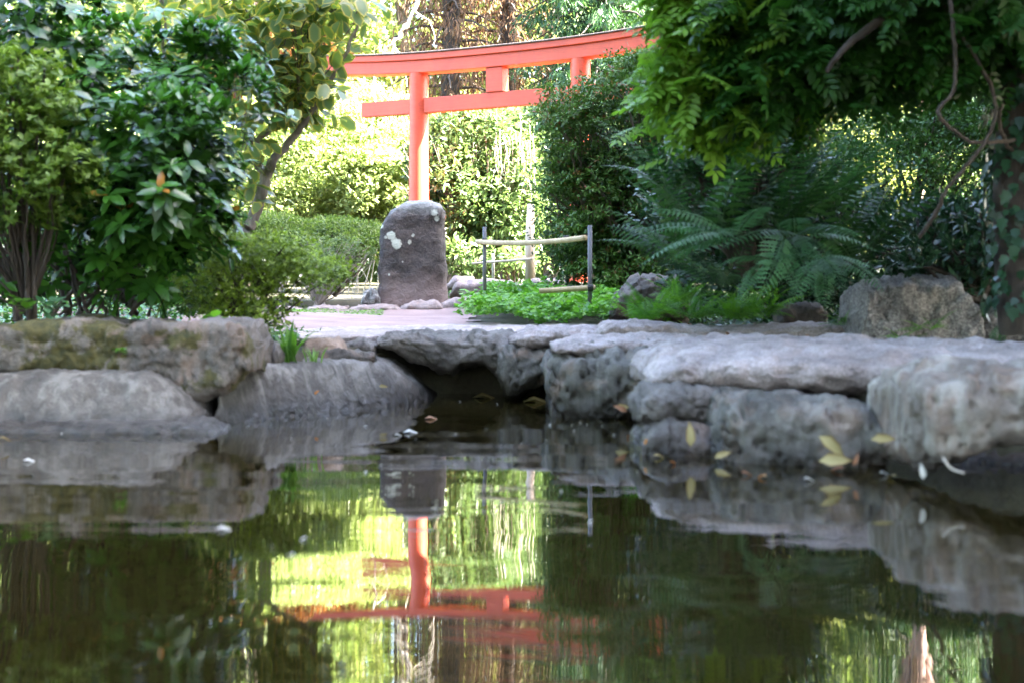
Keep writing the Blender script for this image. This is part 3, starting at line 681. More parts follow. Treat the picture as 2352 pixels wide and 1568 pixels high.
def foliage(t, tpl, cloud, mat, singles=0, part='leaf', mass='foliage'):
    """cloud = (pos, dir, normal, length, var); the `singles` nearest leaves in view become parts, the rest one part"""
    pos, D, Nr, ln, var = cloud
    keep = np.ones(len(pos), bool)
    if singles:
        key = np.linalg.norm(pos-np.array([0, 0, HC]), axis=1)/ln*np.where(in_view(pos), 1, 50)
        idx = np.argsort(key)[:singles]; idx = idx[in_view(pos)[idx]]
        keep[idx] = False
        ms = single_meshes(part, tpl, mat); base = cumul(t)
        Do, So, No = orient(D, Nr)
        for i in idx:
            me = min(ms, key=lambda a: abs(a[0]-var[i]))[1]
            o = bpy.data.objects.new(part, me); C.objects.link(o); o.parent = t
            mx = Matrix([[Do[i][r]*ln[i], So[i][r]*ln[i], No[i][r]*ln[i], pos[i][r]-base[r]] for r in range(3)]+[[0, 0, 0, 1]])
            o.matrix_basis = mx
    me = flat_mesh(mass, tpl, pos[keep], D[keep], Nr[keep], ln[keep], var[keep], mat, cumul(t))
    o = obj(mass, me, t); o['kind'] = 'stuff'
    return o

def rdir(n):
    a = rng.normal(size=(n, 3)); return unit(a)
def lumps(c, r, n, inner=0.45, flat=1.0, lower=-1.0):
    """n centres spread through an ellipsoid, mostly towards its outside"""
    d = rdir(n*2); d = d[d[:, 2] > lower][:n]
    k = inner+(1-inner)*rng.random(len(d))**0.5
    return np.array(c)+d*k[:, None]*np.array(r), d
def cloud(cent, rad, per, size, out=0.8, up=0.35, jit=0.5, szv=0.3, flat=0.75, varlo=0.0, varhi=1.0, droop=0.0, topvar=0.35):
    """leaves round each centre: pos, dir, normal, length, var"""
    n = len(cent)*per; d = rdir(n)
    r = np.repeat(np.broadcast_to(rad, (len(cent),)), per)*rng.random(n)**0.4
    off = d*r[:, None]*np.array([1, 1, flat]); pos = np.repeat(cent, per, 0)+off
    D = unit(d*out+np.array([0, 0, up-droop])+rng.normal(size=(n, 3))*jit)
    Nr = unit(np.array([0, 0, 1.0])+d*0.5+rng.normal(size=(n, 3))*0.45)
    ln = size*(1-szv+2*szv*rng.random(n))
    lv = rng.random(len(cent)).repeat(per)
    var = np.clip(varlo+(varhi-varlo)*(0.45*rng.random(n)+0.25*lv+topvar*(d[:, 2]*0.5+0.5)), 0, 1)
    return pos, D, Nr, ln, var
def whorls(cent, axis, k, size, tilt=0.25, szv=0.2, var_young=0.0):
    n = len(cent); axis = unit(axis)
    ref = unit(np.cross(axis, rdir(n))); ref2 = np.cross(axis, ref)
    th = rng.random((n, 1))*6.28+np.arange(k)[None]*2.4+rng.normal(size=(n, k))*.15
    el = tilt+rng.normal(size=(n, k))*0.3
    rad = ref[:, None]*np.cos(th)[..., None]+ref2[:, None]*np.sin(th)[..., None]
    D = rad*np.cos(el)[..., None]+axis[:, None]*np.sin(el)[..., None]
    Nr = axis[:, None]*np.cos(el)[..., None]-rad*np.sin(el)[..., None]+rng.normal(size=(n, k, 3))*.15
    pos = cent[:, None]-axis[:, None]*(rng.random((n, k, 1))*size*0.45)
    sc = (0.6+0.75*rng.random((n, 1)))*np.ones((1, k))*(1-szv*rng.random((n, k)))*size
    var = np.clip(rng.random((n, 1))*0.5+rng.random((n, k))*0.4+var_young*np.maximum(el-tilt, 0), 0, 1)
    return pos.reshape(-1, 3), D.reshape(-1, 3), Nr.reshape(-1, 3), sc.ravel(), var.ravel()
def cat(*cl): return tuple(np.concatenate([c[i] for c in cl]) for i in range(5))
def E(u, v, d, ru, rv, rd):
    """ellipsoid seen at (u,v) with half sizes ru, rv in picture units and rd metres of depth"""
    return P(u, v, d), np.array([ru/F*d, rd, rv/F*d])
def many(ells, dens, inner=0.5, lower=-1.0):
    cs, ds = [], []
    for (e, n) in ells:
        c, d = lumps(e[0], e[1], int(n*dens), inner, lower=lower); cs.append(c); ds.append(d)
    return np.concatenate(cs), np.concatenate(ds)
def twigs(mb, base, tips, r0, r1, mid=0.5, n=5, wob=0.02):
    b = Vector(base)
    for t in tips:
        t = Vector(t); m = b.lerp(t, mid)+Vector((random.uniform(-.1, .1), random.uniform(-.1, .1), random.uniform(-.02, .12)))*(t-b).length
        pts = curve([b, m, t], 5, wob*(t-b).length*0.3); mb.tube(pts, taper(len(pts), r0, r1), n, cap=False)
def thing_at(name, u, d, label, cat_, group=None):
    x = (u-1176)/F*d; return root(name, (x, d, float(ground_sheet(np.array([x]), np.array([d]))[0])), label, cat_, group)

# ------------------------------------------------------------------ left planting
def rhododendron():
    t = thing_at('rhododendron', 230, 9.6, 'big dark glossy rhododendron with rosettes of large leaves, behind the left boulders', 'shrub')
    ells = [(E(430, 220, 9.6, 90, 80, .5), 45), (E(300, 330, 9.6, 200, 190, .8), 120), (E(420, 370, 9.3, 110, 120, .6), 80), (E(150, 120, 9.9, 190, 150, .8), 80),
            (E(560, 210, 9.8, 60, 50, .4), 16), (E(360, 490, 9.3, 130, 80, .5), 40), (E(480, 110, 9.7, 60, 45, .25), 26), (E(60, 20, 9.8, 160, 110, .8), 50),
            (E(120, 380, 9.9, 180, 150, .7), 60), (E(-120, 250, 9.8, 160, 250, .8), 50), (E(380, 440, 9.0, 150, 90, .5), 60), (E(420, 520, 9.1, 110, 60, .4), 26), (E(130, 590, 9.2, 200, 60, .3), 22), (E(330, 610, 9.3, 150, 50, .3), 20), (E(250, 470, 9.8, 150, 60, .5), 40)]
    c, d = many(ells, 1.15, 0.35)
    c = c+d*np.array([.12, .1, .1])*np.abs(rng.normal(size=(len(c), 1)))
    cl = whorls(c, d*0.55+np.array([0, -0.2, 0.8]), 9, 0.145, tilt=0.08, var_young=0.3)
    c2, d2 = many([(E(480, 90, 9.5, 75, 40, .25), 30), (E(250, 100, 9.6, 150, 60, .4), 30), (E(560, 190, 9.3, 60, 40, .25), 16), (E(400, 260, 8.9, 150, 60, .25), 34)], 1.6, 0.5)
    y = whorls(c2, np.array([[0, -.1, 1.]])+d2*.35, 8, 0.11, tilt=0.75, var_young=0.1); y = (y[0], y[1], y[2], y[3], np.clip(y[4]*.3+.6, 0, .92))
    foliage(t, T['rhodo'], cat(cl, y), M['rhodo'], 300)
    for k in range(16):
        b = P(120+k*14+random.uniform(-20, 20), 725, 9.5+random.uniform(-.2, .3)); tip = c[random.randrange(len(c))]
        m = MB(); mid = Vector(b).lerp(Vector(tip), 0.5)+Vector((random.uniform(-.05, .12), 0, random.uniform(-.12, .02)))
        pts = curve([b, mid, tip], 7, 0.006); m.tube(pts, taper(len(pts), random.uniform(.010, .019), .004), 6, cap=False); m.build('stem', M['dark_bark'], t)
rhododendron()

def azalea(name, u, d, label, ells, dens, mat, size, k=6, singles=300, lower=-0.35, stems=14, basev=720, sub=0.05, per=4, bark='dark_bark', top=0.9, group='azaleas on the left bank'):
    t = thing_at(name, u, d, label, 'shrub', group)
    c, dd = many(ells, dens, 0.55, lower)
    # each lump a small cluster of rosettes
    cc = np.repeat(c, per, 0)+rng.normal(size=(len(c)*per, 3))*sub; ax = np.repeat(dd, per, 0)*0.6+np.array([0, 0, top])+rng.normal(size=(len(c)*per, 3))*.2
    cl = whorls(cc, ax, k, size, tilt=0.5, var_young=0.2)
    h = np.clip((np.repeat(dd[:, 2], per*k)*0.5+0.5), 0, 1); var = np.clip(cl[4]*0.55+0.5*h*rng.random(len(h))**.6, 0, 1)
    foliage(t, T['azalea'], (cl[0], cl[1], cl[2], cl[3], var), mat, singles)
    b = P(u, basev, d); mb = MB()
    twigs(mb, b, c[rng.choice(len(c), stems*3)], 0.009, 0.003, 0.45)
    mb.build('branches', M[bark], t)['kind'] = 'stuff'
    for i in range(5):
        m = MB(); m.tube(curve([b+np.array([random.uniform(-.1, .1), random.uniform(-.1, .1), -.05]), Vector(b).lerp(Vector(c[i*7]), .5)+Vector((0, 0, .04)), c[i*7]], 6, .004), taper(13, .018, .006), 7, False); m.build('stem', M[bark], t)
    return t
azalea('azalea', 60, 8.9, 'tall yellow green azalea at the left edge in front of the dark rhododendron',
       [(E(70, 190, 8.9, 90, 70, .35), 44), (E(130, 260, 8.8, 60, 50, .3), 24), (E(50, 330, 8.8, 130, 100, .4), 80), (E(180, 370, 8.7, 40, 50, .2), 16), (E(-20, 450, 8.8, 220, 100, .4), 110), (E(150, 410, 8.7, 80, 60, .3), 40), (E(-90, 300, 8.9, 120, 200, .5), 60)],
       1.25, M['azalea'], 0.058, lower=-0.75)
azalea('azalea', 560, 10.2, 'low spreading azalea with yellow green tips leaning over the path',
       [(E(600, 590, 10.3, 130, 35, .45), 80), (E(470, 640, 10.2, 120, 60, .45), 90), (E(690, 630, 10.2, 115, 42, .4), 110), (E(590, 575, 10.0, 110, 25, .3), 50), (E(560, 690, 10.1, 130, 60, .4), 90), (E(590, 740, 9.9, 60, 35, .3), 25)],
       2.2, M['azalea_low'], 0.032, lower=-0.5, basev=790)
azalea('azalea', 730, 16.8, 'small twiggy azalea bush at the left side of the standing stone',
       [(E(800, 590, 17.2, 75, 45, .5), 70), (E(740, 610, 17.2, 70, 40, .5), 60), (E(700, 570, 17.3, 60, 30, .4), 40)],
       1.6, M['clipped'], 0.04, lower=-0.2, basev=705, stems=30, bark='grey_bark')
def shrub_clipped(u, v, d, ru, rv, label, n=160):
    t = thing_at('clipped_shrub', u, d, label, 'shrub', 'clipped shrubs behind the standing stone')
    c, dd = many([(E(u, v, d, ru, rv, .9), n), (E(u-ru*.5, v+rv*.5, d-.2, ru*.6, rv*.6, .6), n*.5), (E(u+ru*.5, v+rv*.4, d-.2, ru*.6, rv*.7, .6), n*.5)], 2.0, 0.6, -0.3)
    foliage(t, T['small'], cloud(c, 0.11, 26, 0.045, up=.5, flat=.6), M['clipped'], 0)
    mb = MB(); twigs(mb, P(u, 680, d), c[:40], .02, .006); mb.build('branches', M['bark'], t)['kind'] = 'stuff'
shrub_clipped(610, 540, 18.2, 120, 45, 'flat topped clipped shrub farther left behind the leaning tree trunk')
shrub_clipped(770, 545, 18.6, 120, 38, 'flat topped clipped shrub just left of the standing stone')
shrub_clipped(420, 560, 18.0, 140, 60, 'clipped shrub in the gap under the rhododendron leaves')

def magnolia():
    t = thing_at('magnolia_tree', 540, 13.0, 'small leaning tree with large yellow edged leaves over the left bushes', 'tree')
    d = 13.0
    def br(pts, r0, r1, name='branch'):
        q = curve([P(u, v, dd) for (u, v, dd) in pts], 6, .006); m = MB(); m.tube(q, taper(len(q), r0, r1), 9, False); m.build(name, M['grey_bark'], t)
    br([(505, 640, d), (560, 545, d), (590, 480, d), (612, 410, d), (625, 370, d)], .065, .045, 'trunk')
    br([(625, 370, d), (665, 325, d), (700, 280, d-.1), (745, 210, d-.2), (790, 130, d-.2), (830, 40, d-.2)], .04, .012)
    br([(612, 410, d), (590, 375, d+.1), (588, 330, d+.1), (630, 290, d), (640, 240, d), (610, 150, d)], .038, .012)
    br([(600, 390, d+.1), (575, 300, d+.1), (540, 200, d+.2), (520, 80, d+.2), (500, -40, d+.2)], .03, .01)
    br([(588, 330, d+.1), (520, 230, d), (400, 130, d), (370, -10, d)], .026, .01)
    br([(400, 230, d), (375, 110, d), (365, -30, d)], .02, .01)
    ells = [(E(620, 90, d, 170, 130, .9), 110), (E(420, 60, d, 170, 100, .9), 90), (E(690, 200, d-.2, 60, 70, .5), 28), (E(760, 10, d-.2, 110, 40, .6), 40), (E(655, 100, d-.2, 45, 60, .5), 18), (E(700, 200, d-.2, 30, 35, .3), 8), (E(650, 180, d, 80, 70, .5), 26), (E(600, 240, d, 90, 50, .5), 26),
            (E(560, 330, d, 70, 90, .4), 22), (E(560, 440, d, 60, 60, .4), 14), (E(650, -60, d, 280, 90, .9), 70), (E(700, 230, d-.1, 50, 60, .3), 14)]
    c, dd = many(ells, 1.0, 0.2)
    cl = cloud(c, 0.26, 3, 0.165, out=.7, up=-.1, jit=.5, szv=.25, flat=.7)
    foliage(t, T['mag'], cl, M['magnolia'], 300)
    mb = MB()
    for i in range(60):
        a = Vector(c[random.randrange(len(c))]); b = Vector(c[random.randrange(len(c))])
        if (a-b).length < 1.0: mb.tube(curve([a, a.lerp(b, .5)+Vector((0, 0, .04)), b], 4, .01), .006, 5, False)
    mb.build('twigs', M['bark'], t)['kind'] = 'stuff'
magnolia()

def dark_shrub(u, d, ells, label, mat='rhodo', size=.085, per=14, dens=1.0):
    t = thing_at('evergreen_shrub', u, d, label, 'shrub', 'dark shrubs closing the left bank')
    c, dd = many(ells, dens, .5); foliage(t, T['laurel'], cloud(c, .16, per, size, up=.2, flat=.7, varhi=.8), M[mat], 0)
    mb = MB(); twigs(mb, P(u, 700, d), c[rng.choice(len(c), 40)], .02, .006, wob=.04); mb.build('branches', M['dark_bark'], t)['kind'] = 'stuff'
dark_shrub(60, 12.0, [(E(40, 560, 12, 260, 130, .5), 200), (E(-200, 560, 12, 200, 160, .5), 90), (E(0, 300, 12.5, 300, 200, .5), 170)], 'dark evergreen shrub in deep shade at the far left behind the stems')
dark_shrub(300, 11.6, [(E(300, 570, 11.6, 190, 120, .5), 170), (E(420, 640, 11.4, 110, 70, .4), 60), (E(330, 420, 12, 150, 120, .5), 100)], 'dark evergreen shrub in deep shade behind the rhododendron stems')

# ------------------------------------------------------------------ right planting
def yew():
    t = thing_at('yew_tree', 1430, 16.6, 'dark small leaved evergreen with brown inner twigs hiding the right half of the torii', 'shrub')
    ells = [(E(1400, 260, 16.6, 150, 90, .9), 120), (E(1330, 250, 16.4, 70, 36, .5), 40), (E(1500, 200, 16.6, 130, 90, .9), 100), (E(1340, 420, 16.4, 120, 90, .9), 120), (E(1480, 380, 16.2, 160, 130, .9), 150),
            (E(1380, 540, 16.4, 160, 80, .9), 130), (E(1560, 520, 16.2, 160, 130, .9), 110), (E(1450, 140, 16.5, 60, 40, .5), 30)]
    c, dd = many(ells+[(E(1350, 480, 16.9, 110, 160, .4), 120), (E(1470, 300, 16.9, 150, 130, .4), 120), (E(1340, 300, 16.9, 80, 70, .4), 60), (E(1380, 610, 16.6, 120, 70, .4), 130), (E(1270, 260, 16.9, 50, 30, .3), 20), (E(1338, 400, 16.2, 60, 110, .5), 170), (E(1340, 560, 16.1, 70, 80, .5), 150), (E(1600, 250, 16.6, 110, 120, .6), 110), (E(1560, 420, 16.2, 120, 110, .6), 110)], 1.1, 0.3)
    c[:, 1] += .35
    core = cloud(c, 0.17, 22, 0.05, out=.9, up=.0, flat=.4, varhi=.45)
    pl = []
    for k in range(150):
        v = random.uniform(110, 640); left = float(np.interp(v, [110, 215, 300, 450, 640], [1440, 1240, 1255, 1262, 1320]))
        u = left+(1720-left)*random.random()**1.5; ru = random.uniform(45, 90)
        q, _ = lumps(P(u+ru*.4, v, 16.3-random.random()*.5), np.array([ru/F*16, .35, 13/F*16]), 16, .2)
        q[:, 2] += (q[:, 0]-q[:, 0].mean())*random.uniform(.05, .35); pl.append(q)
    pl = np.concatenate(pl)
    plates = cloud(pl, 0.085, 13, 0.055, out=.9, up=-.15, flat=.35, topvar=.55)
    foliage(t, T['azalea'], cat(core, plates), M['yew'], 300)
    c = np.concatenate([c, pl])
    mb = MB(); b = P(1450, 650, 16.8)
    twigs(mb, b, c[rng.choice(len(c), 260)], .03, .008, wob=.05); mb.build('branches', M['bark'], t)['kind'] = 'stuff'
    for i in range(4):
        m = MB(); tip = c[i*40]; m.tube(curve([b+np.array([random.uniform(-.2, .2), 0, -.1]), Vector(b).lerp(Vector(tip), .5)+Vector((0, .2, 0)), tip], 8, .02), taper(17, .07, .02), 9, False); m.build('trunk', M['bark'], t)
yew()

def overhang_tree():
    t = thing_at('wisteria_tree', 2320, 8.3, 'big overhanging tree with bright green feathery leaves and an ivy clad trunk', 'tree')
    d = 8.3
    def br(pts, r0, r1, name='branch', mat='dark_bark'):
        q = curve([P(*p) for p in pts], 7, .003); m = MB(); m.tube(q, taper(len(q), r0, r1), 10, False); m.build(name, M[mat], t)
    br([(2350, 760, d), (2335, 560, d), (2330, 360, d), (2340, 150, d), (2345, -80, d), (2330, -500, d), (2250, -1100, d+.3), (2200, -1800, d+.4)], .14, .07, 'trunk')
    br([(2345, -80, d), (2200, -100, 8.0), (2070, 20, 7.9), (2014, 55, 7.8), (1944, 106, 7.8), (1898, 166, 7.8)], .05, .012)
    br([(2345, 180, d), (2176, 156, 8.1), (2090, 116, 8.1), (2060, 76, 8.1)], .022, .01)
    br([(2345, -300, d), (2100, -260, 8.3), (1850, -140, 8.5), (1650, -40, 8.6), (1520, 60, 8.7)], .06, .012)
    br([(1850, -140, 8.5), (1780, 60, 8.5), (1700, 200, 8.6), (1640, 290, 8.7)], .025, .008)
    br([(2330, -500, d), (2600, -700, 8), (2900, -900, 8)], .06, .03)
    # hanging vines
    for pts in ([(2176, -40, 7.6), (2191, 86, 7.6), (2191, 202, 7.6), (2158, 247, 7.6), (2160, 272, 7.6), (2201, 307, 7.7), (2241, 328, 7.8), (2330, 322, 8.1)],
                [(2140, -40, 7.9), (2206, 76, 7.8), (2256, 161, 7.8), (2286, 237, 7.8), (2276, 302, 7.8), (2236, 363, 7.8), (2176, 433, 7.9), (2150, 489, 8), (2112, 545, 8.2)],
                [(2300, 240, 8), (2296, 290, 8), (2312, 330, 8.1), (2340, 360, 8.2)]):
        q = curve([P(*p) for p in pts], 7, .003); m = MB(); m.tube(q, [max(.006, .011+.0025*noise.noise(Vector(p)*9)) for p in q], 8, False); m.build('vine', M['vine'], t)
    ells = [(E(1665, 60, 8.8, 80, 80, .5), 46), (E(1750, 130, 8.7, 120, 110, .6), 100), (E(1800, 60, 8.6, 170, 110, .7), 110), (E(1680, 200, 8.7, 80, 50, .5), 28), (E(1590, 175, 9.0, 50, 22, .3), 12), (E(1560, 232, 9.0, 50, 14, .3), 10),
            (E(1600, 105, 8.9, 30, 14, .3), 5), (E(1570, 10, 8.9, 60, 14, .3), 12), (E(1640, 275, 8.8, 50, 20, .3), 8), (E(2000, 20, 8.4, 180, 90, .7), 80), (E(1880, 130, 8.4, 120, 50, .5), 30), (E(2200, 10, 8.2, 180, 70, .6), 60), (E(2290, 60, 8, 90, 60, .4), 20), (E(2160, 110, 8.2, 110, 50, .4), 34), (E(2010, 130, 8.3, 90, 40, .4), 24), (E(1780, 220, 8.6, 70, 60, .4), 18), (E(1700, -60, 8.8, 140, 90, .7), 50)]
    c, dd = many(ells, 1.5, 0.3)
    n = len(c); c4 = np.repeat(c, 3, 0)+rng.normal(size=(n*3, 3))*.09
    u = c4[:, 0]/c4[:, 1]*F+1176
    def mk(cc, size, vb):
        m = len(cc); D = unit(rng.normal(size=(m, 3))*[1, .8, .35]+[-.25, -.3, -.35]); Nr = unit(rng.normal(size=(m, 3))*.35+[0, -.25, 1])
        return cc, D, Nr, size*(.75+.5*rng.random(m)), np.clip(vb+.6*rng.random(m), 0, 1)
    bright = (u < 1700+rng.normal(size=len(u))*90)  # left leaves take the lit leaf colour, the rest the painted shade
    low = []
    for (u0, u1, vf) in ((1500, 1560, 40), (1490, 1560, 235), (1610, 1660, 300), (1660, 1720, 280), (1720, 1790, 250), (1770, 1860, 220), (1500, 1580, 180), (1850, 1920, 190), (1490, 1560, 10), (1560, 1620, 270)):
        for k in range(5):
            u_ = random.uniform(u0, u1); d_ = 8.7+random.uniform(-.2, .2); e_ = vf+random.uniform(-25, 35)
            q = curve([P(u_+90, e_-110, d_), P(u_+30, e_-50, d_), P(u_, e_, d_)], 4, .004); m = MB(); m.tube(q, taper(len(q), .006, .003), 5, False); m.build('twig', M['bark'], t)
            low += [tuple(x) for x in q[2:]]
    low = np.array(low); b4 = c4[bright]
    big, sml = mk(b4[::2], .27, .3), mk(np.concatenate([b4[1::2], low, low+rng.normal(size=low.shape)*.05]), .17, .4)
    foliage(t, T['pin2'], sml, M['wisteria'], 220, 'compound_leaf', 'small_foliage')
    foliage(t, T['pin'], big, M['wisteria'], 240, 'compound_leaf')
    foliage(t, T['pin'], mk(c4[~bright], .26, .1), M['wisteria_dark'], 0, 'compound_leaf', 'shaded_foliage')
    # high crown, above the picture, that shades the pond
    c, dd = lumps((2.9, 8.0, 6.2), (2.4, 2.6, 2.0), 260, .3)
    foliage(t, T['far'], cloud(c, .42, 40, .16, flat=.5), M['wisteria_dark'], 0, mass='high_foliage')
    # ivy on the trunk
    iv = root('ivy', P(2330, 700, 8.3), 'dark ivy climbing the trunk at the right edge of the picture', 'ivy')
    n = 520; v = rng.uniform(90, 720, n); a = rng.uniform(0, 6.28, n); r = .15+.05*rng.random(n)
    base = np.array([P(2335+rng.uniform(-4, 4), vv, d) for vv in v]); rad = np.stack([np.cos(a), np.sin(a), 0*a], 1)
    pos = base+rad*r[:, None]; D = unit(rad*.3+np.array([0, 0, -1])+rng.normal(size=(n, 3))*.35); Nr = unit(rad+[0, 0, .4])
    foliage(iv, T['ivy'], (pos, D, Nr, .075*(.6+.7*rng.random(n)), rng.random(n)), M['ivy'], 280)
overhang_tree()

def ferns():
    protos = {}
    for nm, mat, kw in (('dark', 'fern', dict(pairs=15, wide=.21, asp=.36)), ('pale', 'fern_pale', dict(wide=.24, pairs=18, asp=.3)), ('bright', 'fern_bright', dict(pairs=16, wide=.2))):
        protos[nm] = []
        for i in range(3):
            tp = frond(**kw); protos[nm].append([flat_mesh('frond', tp, np.zeros((1, 3)), np.array([[1., 0, 0]]), np.array([[0., 0, 1]]), np.ones(1), np.full(1, v), M[mat], (0, 0, 0)) for v in (.1, .5, .9)])
    def fern(u, v, d, n, size, kind, label, el=(0.3, 1.2), az=(0, 6.28), group='ferns on the right bank'):
        p = P(u, v, d); t = root('fern', p, label, 'fern', group)
        for i in range(n if kind != 'dark' else int(n*.62)):
            me = random.choice(random.choice(protos[kind])); o = bpy.data.objects.new('frond', me); C.objects.link(o); o.parent = t
            a = random.uniform(*az); e = random.uniform(*el); s = size*random.uniform(.7, 1.15)
            D = Vector((math.cos(a)*math.cos(e), math.sin(a)*math.cos(e), math.sin(e)))
            up = Vector((0, 0, 1)) if e < 1.35 else Vector((math.cos(a), math.sin(a), 0))
            up = (up+Vector((random.gauss(0, .3), random.gauss(0, .3), 0))).normalized()
            o.matrix_basis = frame((random.gauss(0, .04), random.gauss(0, .04), 0), D, up, s)
        return t
    fern(1640, 560, 9.7, 26, .85, 'dark', 'tall dark feathery fern left of the drooping pale fronds', (.5, 1.3))
    fern(1560, 600, 10.2, 22, .75, 'dark', 'dark fern nearest to the evergreen and the brownish rock', (.3, 1.2))
    fern(1800, 560, 9.7, 26, .85, 'dark', 'dark upright fern in the middle of the fern bank', (.5, 1.35))
    fern(1900, 500, 10.2, 22, .8, 'dark', 'dark fern reaching up in front of the sunlit hedge gap', (.5, 1.35))
    fern(1640, 400, 9.9, 20, .7, 'dark', 'dark fern rising left of the highest one, below the bright sprays', (.4, 1.3))
    fern(1700, 420, 10.4, 24, .75, 'dark', 'highest dark fern under the bright wisteria leaves', (.3, 1.3))
    fern(1540, 440, 10.8, 20, .75, 'dark', 'dark bluish fern in front of the evergreen twigs', (.3, 1.3))
    fern(1960, 610, 9.9, 22, .8, 'dark', 'dark fern behind the large speckled boulder', (.3, 1.2))
    fern(1650, 660, 9.6, 20, .6, 'dark', 'lower dark fern above the bright small fronds', (.1, 1.1))
    fern(1760, 600, 8.9, 8, .5, 'pale', 'pale fern with fronds hanging low over the small dark block', (-.6, .3), (3.6, 6.0))
    fern(1820, 540, 9.0, 9, .62, 'pale', 'pale drooping fern with the broadest fronds', (-.5, .3), (3.4, 6.1))
    fern(1900, 590, 9.1, 7, .5, 'pale', 'pale drooping fern with two fronds hanging left of the speckled boulder', (-.9, 0), (4.0, 5.6))
    fern(1680, 540, 9.1, 8, .6, 'pale', 'pale arching fern at the centre left of the fern bank', (-.2, .6), (2.6, 5.5))
    for k, (u, v, d, lab) in enumerate([(1500, 715, 10.8, 'bright yellow green fern beside the brownish rock'), (1590, 722, 10.6, 'bright green fern behind the long flat stone'),
                        (1680, 725, 10.4, 'bright green fern near the small dark block'), (1745, 715, 10.6, 'bright fern half shaded under the dark ferns'),
                        (1470, 735, 11.0, 'bright yellow green fern lowest at the edge of the ground cover'), (1560, 690, 11.2, 'bright green fern above the other small bright ones')]):
        fern(u, v+10, d, 20, .38, 'bright', lab, (0.1, 1.0), group='small bright ferns')
    for (u, v, d, lab) in [(2080, 775, 9.0, 'small green fern sprig at the left foot of the speckled boulder'), (2130, 745, 9.15, 'small green fern sprig in front of the speckled boulder'),
                           (2290, 720, 9.1, 'small dark fern sprig between the two speckled boulders'), (2285, 775, 9.0, 'lowest dark fern sprig right of the speckled boulder'), (1930, 735, 9.8, 'small fern sprig between small dark block and speckled boulder')]:
        fern(u, v+12, d, 9, .2, 'bright' if u < 2200 else 'dark', lab, (0, .9), group='fern sprigs among boulders')
ferns()

def hedge(u, v, d, ells, label, mat='hedge', size=.045, dens=1.6, group='hedges at the back right', per=26, rad=.14, basev=660):
    t = thing_at('hedge_bush', u, d, label, 'shrub', group)
    c, dd = many(ells, dens, 0.55)
    foliage(t, T['azalea'] if d < 12 else T['small'], cloud(c, rad, per, size, up=.3, flat=.6), M[mat], 300 if d < 16 else 0)
    mb = MB(); twigs(mb, P(u, basev, d), c[rng.choice(len(c), 60)], .03, .006, wob=.04); mb.build('branches', M['dark_bark'], t)['kind'] = 'stuff'
hedge(2060, 400, 14.5, [(E(2050, 310, 14.8, 150, 60, .8), 130), (E(2230, 270, 14.8, 130, 60, .8), 90), (E(2200, 330, 14.5, 160, 90, .8), 150), (E(2290, 300, 14.6, 100, 80, .8), 90), (E(1880, 370, 14.8, 130, 60, .8), 80), (E(2100, 430, 14.4, 250, 110, .9), 220), (E(2050, 560, 14.2, 330, 90, .9), 160), (E(1850, 450, 14.8, 200, 100, .8), 100), (E(1750, 690, 14, 300, 50, .5), 120), (E(2150, 690, 14, 250, 50, .5), 110)],
      'dense small leaved hedge bush filling the gap below the tree on the right')
hedge(2250, 560, 9.8, [(E(2260, 520, 9.9, 110, 70, .4), 60), (E(2200, 600, 9.8, 160, 60, .4), 80), (E(2330, 450, 9.9, 70, 90, .4), 40), (E(2150, 500, 10.2, 70, 50, .3), 24), (E(2400, 590, 9.7, 110, 70, .4), 30)],
      'dark leafy undergrowth beside the ivy clad trunk', 'ivy', .075, 1.0, per=12, rad=.12, basev=690)
hedge(1740, 600, 11.8, [(E(1700, 480, 12.0, 250, 160, .5), 200), (E(1950, 560, 12, 200, 110, .5), 120), (E(1750, 650, 11.6, 220, 70, .4), 110), (E(1960, 680, 11.6, 140, 50, .4), 50)],
      'dark leafy thicket behind the ferns', 'ivy', .075, 1.0, per=16, rad=.16)
hedge(1720, 340, 10.9, [(E(1700, 330, 10.9, 170, 90, .4), 80), (E(1790, 260, 11, 120, 60, .4), 36), (E(1590, 400, 11.2, 100, 80, .4), 34)],
      'dark bush between the bright hanging sprays and the ferns', 'wisteria_dark', .085, 1.0, per=14, rad=.15, basev=640)

# ------------------------------------------------------------------ ground cover and small plants
def cover(name, poly_fn, n, size, mat, label, tpl='broad', hgt=(.04, .22), xr=(-1, 3), yr=(12, 18), lump=1.0):
    x = rng.uniform(*xr, n*3); y = rng.uniform(*yr, n*3); k = poly_fn(x, y); x, y = x[k][:n], y[k][:n]; n = len(x)
    hh = np.array([0.5+0.5*noise.noise(Vector((a*2.3, b*2.3, 0))) for a, b in zip(x, y)])*lump
    z = ground_sheet(x, y)+hgt[0]+(hgt[1]-hgt[0])*hh*(.4+.6*rng.random(n)**.5)
    D = unit(rng.normal(size=(n, 3))*[1, 1, .3]+[0, -.3, .05]); Nr = unit(rng.normal(size=(n, 3))*.35+[0, -.2, 1])
    me = flat_mesh(name, T[tpl], np.stack([x, y, z], 1), D, Nr, size*(.6+.8*rng.random(n)), rng.random(n)*.6+.4*hh, M[mat], (0, 0, 0))
    tag(obj(name, me), label, kind='stuff', cat='ground cover' if False else None)
def r1(x, y): u = x/y*F+1176; return (u > np.interp(y, [12, 13.3, 16], [1045, 1075, 1120])+25*np.sin(y*9)) & (u < 1560) & (y > 12.7)
cover('ground_cover', r1, 16000, .055, 'cover', 'bright green leafy ground cover around the bamboo rail fence', hgt=(.03, .42), xr=(-.8, 2.2), yr=(12.6, 17.2))
cover('low_ground_cover', lambda x, y: (x/y*F+1176 > 1010), 9000, .06, 'hedge', 'pale leafy ground cover behind the kerb stones', hgt=(.02, .12), xr=(-1.1, 3), yr=(18.6, 23))
